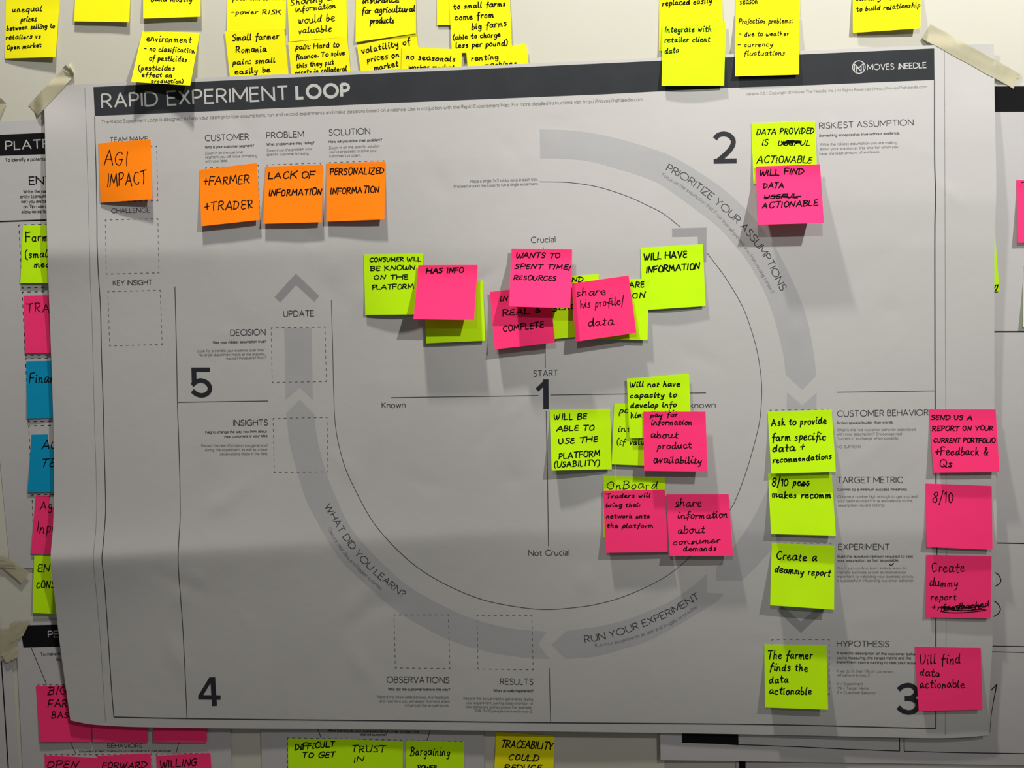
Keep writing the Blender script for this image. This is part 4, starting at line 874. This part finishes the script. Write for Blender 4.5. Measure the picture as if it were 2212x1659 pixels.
note(K, 'poster', [(1999.5, 1044.4), (2142.3, 1049.6), (2144, 1187.6), (2001.5, 1181.6)], .8, (5.5, 5.5), [('8/10', 2014.4, 1086.4, 2058.7, 1086.4, 24)], 'pink sticky note reading only eight of ten, across the poster frame line', 2.5, .08)
note(K, 'poster', [(2001, 1198.6), (2142, 1201.2), (2139.8, 1336), (2000.5, 1333.8)], .8, (3.5, 3.5), [('Create', 2012, 1237, 2082.6, 1237, 22), ('dummy', 2008, 1267, 2068, 1268.3, 19), ('report', 2010, 1297.4, 2065, 1296.4, 15), ('+r', 2012, 1319, 2032, 1318, 13), ('feedbacked', 2036, 1319, 2136, 1310, 14)], 'pink sticky note reading create dummy report with a scribbled out last line', 2.4, .1,
     scrib=[(loops(2034, 1315, 2128, 1311, 13, 4.6), 1.9), ([(2032, 1321), (2060, 1324), (2100, 1322), (2130, 1318)], 2), ([(2030, 1312), (2070, 1319), (2128, 1316)], 2)])
note(K, 'poster', [(1976, 1397.2), (2118.4, 1399.3), (2122.6, 1533), (1984.5, 1535.5)], .8, (5, 5), [('Uill find', 1987.4, 1434.6, 2074, 1434.6, 23), ('data', 1986.6, 1461.6, 2029.6, 1462.7, 20), ('actionable', 1987, 1486.6, 2082.6, 1486.6, 19)], 'pink sticky note reading will find data actionable, covering part of the numeral three', 2.6, .06)
# --- column on the platform poster
note(G_, 'left', [(49.5, 486.7), (178, 484), (174, 611), (44, 611.6)], .5, (2, 1.5), [('Farmers', 55.7, 524, 137, 519, 22), ('(small', 54.5, 558.4, 109, 556, 18), ('medium', 73.8, 578, 140, 577, 15)], 'lime sticky note reading farmers, topmost of the column on the platform poster', 2.8, .08)
note(K, 'left', [(51, 638.6), (178, 636), (182, 762), (54.5, 763.4)], .5, (1.5, 1.5), [('TRADERS', 57, 675.4, 172, 673, 22)], 'pink sticky note reading traders, second in the column on the platform poster', 2.3, .1)
note('blue', 'left', [(56.6, 780.4), (182, 778), (186, 902), (58, 903.7)], .5, (1.5, 1.5), [('Finance', 63.4, 828, 140, 826, 24)], 'blue sticky note reading finance, half hidden behind the big poster', 2.7, .18)
note('blue', 'left', [(68, 939), (194, 936), (186, 1062), (59.3, 1063.8)], .5, (1.5, 1.5), [('AGRI', 90, 971, 146, 969, 20), ('TECH', 88.4, 1009, 158, 1007, 20)], 'blue sticky note reading agri tech, fourth in the column on the platform poster', 2.7, .25)
note(K, 'left', [(77, 1072), (202, 1070), (192, 1195), (66.5, 1197)], .5, (1.5, 1.5), [('Agro', 86.3, 1102, 134, 1100, 20), ('Inputs', 78.6, 1151, 146, 1150, 25)], 'pink sticky note reading agro inputs, fifth in the column on the platform poster', 2.2, .1)
note(G_, 'wall', [(73.8, 1201.7), (200, 1200), (196, 1329), (70.7, 1324.4)], 3.0, (1, 1), [('END', 80.7, 1236, 126, 1234, 19), ('CONSUMER', 78, 1271.4, 160, 1271, 17)], 'lime sticky note reading end consumer, lowest in the column beside the big poster', 2.7, .1)
# --- persona sheet
note(K, 'persona', [(77.4, 1482), (203, 1478), (196.5, 1602.5), (86, 1602.5)], .5, (2, 2), [('BIG', 103, 1501, 143.5, 1499.6, 18), ('FARM', 103.6, 1528.7, 163, 1527, 17), ('BASED', 111, 1552, 172, 1551, 15)], 'pink sticky note reading big farm, at the lower corner of the big poster', 2.4, .15)
note(K, 'persona', [(195, 1480), (314, 1478), (320, 1603.5), (200.7, 1602.5)], .5, (2, 2), [], 'pink sticky note showing only its lower strip, middle of three under the poster edge')
note(K, 'persona', [(326, 1480), (444, 1480), (447, 1603.5), (331.7, 1602.5)], .5, (2.4, 2.4), [], 'pink sticky note showing only its lower strip, third of three, above the willing note')
note(K, 'persona', [(96, 1631.6), (208.6, 1637), (212, 1755), (100, 1752)], .5, (2, 2), [('OPEN', 100.9, 1660, 167.4, 1659, 16)], 'pink sticky note reading open, below the big farm note', 2.6, .15)
note(K, 'persona', [(209.6, 1632.6), (325.4, 1627.5), (330, 1748), (214, 1752)], .6, (2, 2), [('FORWARD', 220.4, 1661, 316, 1659, 14)], 'pink sticky note reading forward, between the open and willing notes', 2.6, .15)
note(K, 'persona', [(337.3, 1632.6), (454.4, 1626.4), (462, 1745), (344, 1750)], .6, (2, 2), [('WILLING', 345, 1660, 424, 1654, 16)], 'pink sticky note reading willing, at the edge of the persona sheet', 2.6, .15)
# --- barriers sheet and wall below
note(G_, 'barrier', [(622, 1595), (745, 1597), (746, 1722), (623, 1720)], .5, (3, 3), [('DiFFiCULT', 636.8, 1621, 723, 1613, 14), ('TO GET', 652.8, 1637.9, 723, 1636.8, 13)], 'lime sticky note reading difficult to get, below the big poster', 3.0, .15)
note(G_, 'barrier', [(745.6, 1597), (870.3, 1602), (870, 1726), (746, 1722)], .6, (3, 3), [('TRUST', 759.5, 1625, 831.7, 1625, 15), ('IN', 763.7, 1647, 785.5, 1646, 13)], 'lime sticky note reading trust in, between difficult to get and bargaining', 2.6, .08)
note(G_, 'barrier', [(877.2, 1599.2), (1002.7, 1603), (1001, 1728), (876, 1724)], .5, (3, 3), [('Bargaining', 886.5, 1632, 971, 1633, 19), ('POWER', 902, 1664, 943, 1664, 11)], 'lime sticky note reading bargaining power, at the edge of the barriers sheet', 2.6, .12)
note(Y, 'wall', [(1071.5, 1581), (1197.7, 1589), (1194, 1715), (1066, 1708)], .6, (3, 3), [('TRACEABILITY', 1082.3, 1614.8, 1192.7, 1620, 17), ('COULD', 1097.5, 1641.8, 1161.3, 1646, 15), ('REDUCE', 1087.7, 1664, 1167.8, 1664, 13)], 'yellow sticky note reading traceability could reduce, alone on the wall below the poster', 3.0, .2)
# --- ruled sheet
note(K, 'right', [(2195.6, 389), (2330, 388), (2332, 522), (2199, 524)], .6, (6, 6), [('-', 2206, 399, 2216, 397, 10)], 'pink sticky note cut off by the edge of the photo, on the ruled sheet', 2.6)
note(G_, 'right', [(2022, 500), (2148.5, 498), (2159, 629.5), (2032, 632)], .5, (1.5, 1.5), [], 'lime sticky note showing only a thin sliver beside the poster edge', 2.6,
     scrib=[([(2149, 622), (2151, 616), (2155, 617), (2154, 622), (2150, 628)], 2.6), ([(2156, 615), (2154, 623), (2149, 629), (2156, 629)], 2.2)])
note(G_, 'right', [(2212, 572), (2340, 572), (2338, 705), (2209.5, 706)], .6, (4, 4), [], 'lime sticky note barely showing at the photo edge, under a pink one')

# ------------------------------------------------------------------ masking tape
def sm(x): x = np.clip(x, 0, 1); return x * x * (3 - 2 * x)
def tape_h(px, py):
    top = np.interp(px, [p[0] for p in EDGE_T], [p[1] for p in EDGE_T])
    k = sm((px - 72) / 22) * sm((2170 - px) / 24) * sm((py - top + 22) / 22)
    return HP(px, py) * k + (.0024 * sm((px - 2140) / 30) * sm((py - 160) / 30)) + .0006
def tape(polys, label, lift):
    """polys: quads TL TR BR BL; the first is the strip, the others its folded ends; lift: extra height (mm) at the start and end of each"""
    c0 = np.array(polys[0], float)
    root = tag(empty('masking_tape', P3(c0[:, 0].mean(), c0[:, 1].mean(), .001)), label, 'tape', 'masking tape strips')
    for k, (q, hh) in enumerate(zip(polys, lift)):
        q = np.array(q, float); u, v = np.meshgrid(np.linspace(0, 1, 14), np.linspace(0, 1, 40))
        f = lambda i: (1-u)*(1-v)*q[0,i]+u*(1-v)*q[1,i]+u*v*q[2,i]+(1-u)*v*q[3,i]
        X, Yy = f(0), f(1)
        Yy = Yy + .7 * np.sin(u * 19 + 1 + k) * ((v < .01) | (v > .99))
        Hh = tape_h(X, Yy) + .001 * ((1 - v) * hh[0] + v * hh[1]) + .00008 * np.sin(u * 5 + v * 9)
        solid_sheet('strip' if k == 0 else 'folded_end', X, Yy, Hh, M['tape'], root, .00012)
tape([[(134, 150), (160, 164), (82.5, 249), (61, 227)], [(141, 140.5), (160, 158.5), (159, 164), (135, 148)], [(151, 135), (157, 132.5), (160.5, 158), (149, 142)]],
     'beige tape strip holding the upper corner of the big poster beside unequal prices', [(0, 0), (4, .6), (.3, 3)])
tape([[(-40, 214), (13.5, 223.5), (-4, 262), (-46, 250)], [(-38, 209), (2, 211.5), (13.5, 223.5), (-20, 220)]], 'short end of beige tape at the photo edge above the platform header', [(.3, 1.5), (2.5, .5)])
tape([[(2010.5, 51), (2206, 161), (2189, 191), (1992, 83)], [(2200, 160), (2207, 158.5), (2205, 167), (2196, 170)]], 'long beige tape strip holding the poster corner beside the logo', [(0, 0), (.3, .6)])
tape([[(-30, 1196), (12, 1202), (63, 1236), (47, 1260)], [(-20, 1203), (30, 1217), (35, 1228), (-20, 1224)]], 'crumpled beige tape under the platform poster corner beside the end consumer note', [(2, 2), (3, 2.4)])
tape([[(24, 1344), (66, 1341), (50, 1373), (20, 1392)], [(-30, 1366), (42, 1352), (36, 1416), (-20, 1436)], [(2, 1414), (38, 1396), (37, 1420), (14, 1432)]], 'torn beige tape patch over the persona sheet corner', [(2, 2), (1.7, 1.7), (2.3, 3.2)])

for o in bpy.data.objects:
    if '_o' in o.keys(): del o['_o']
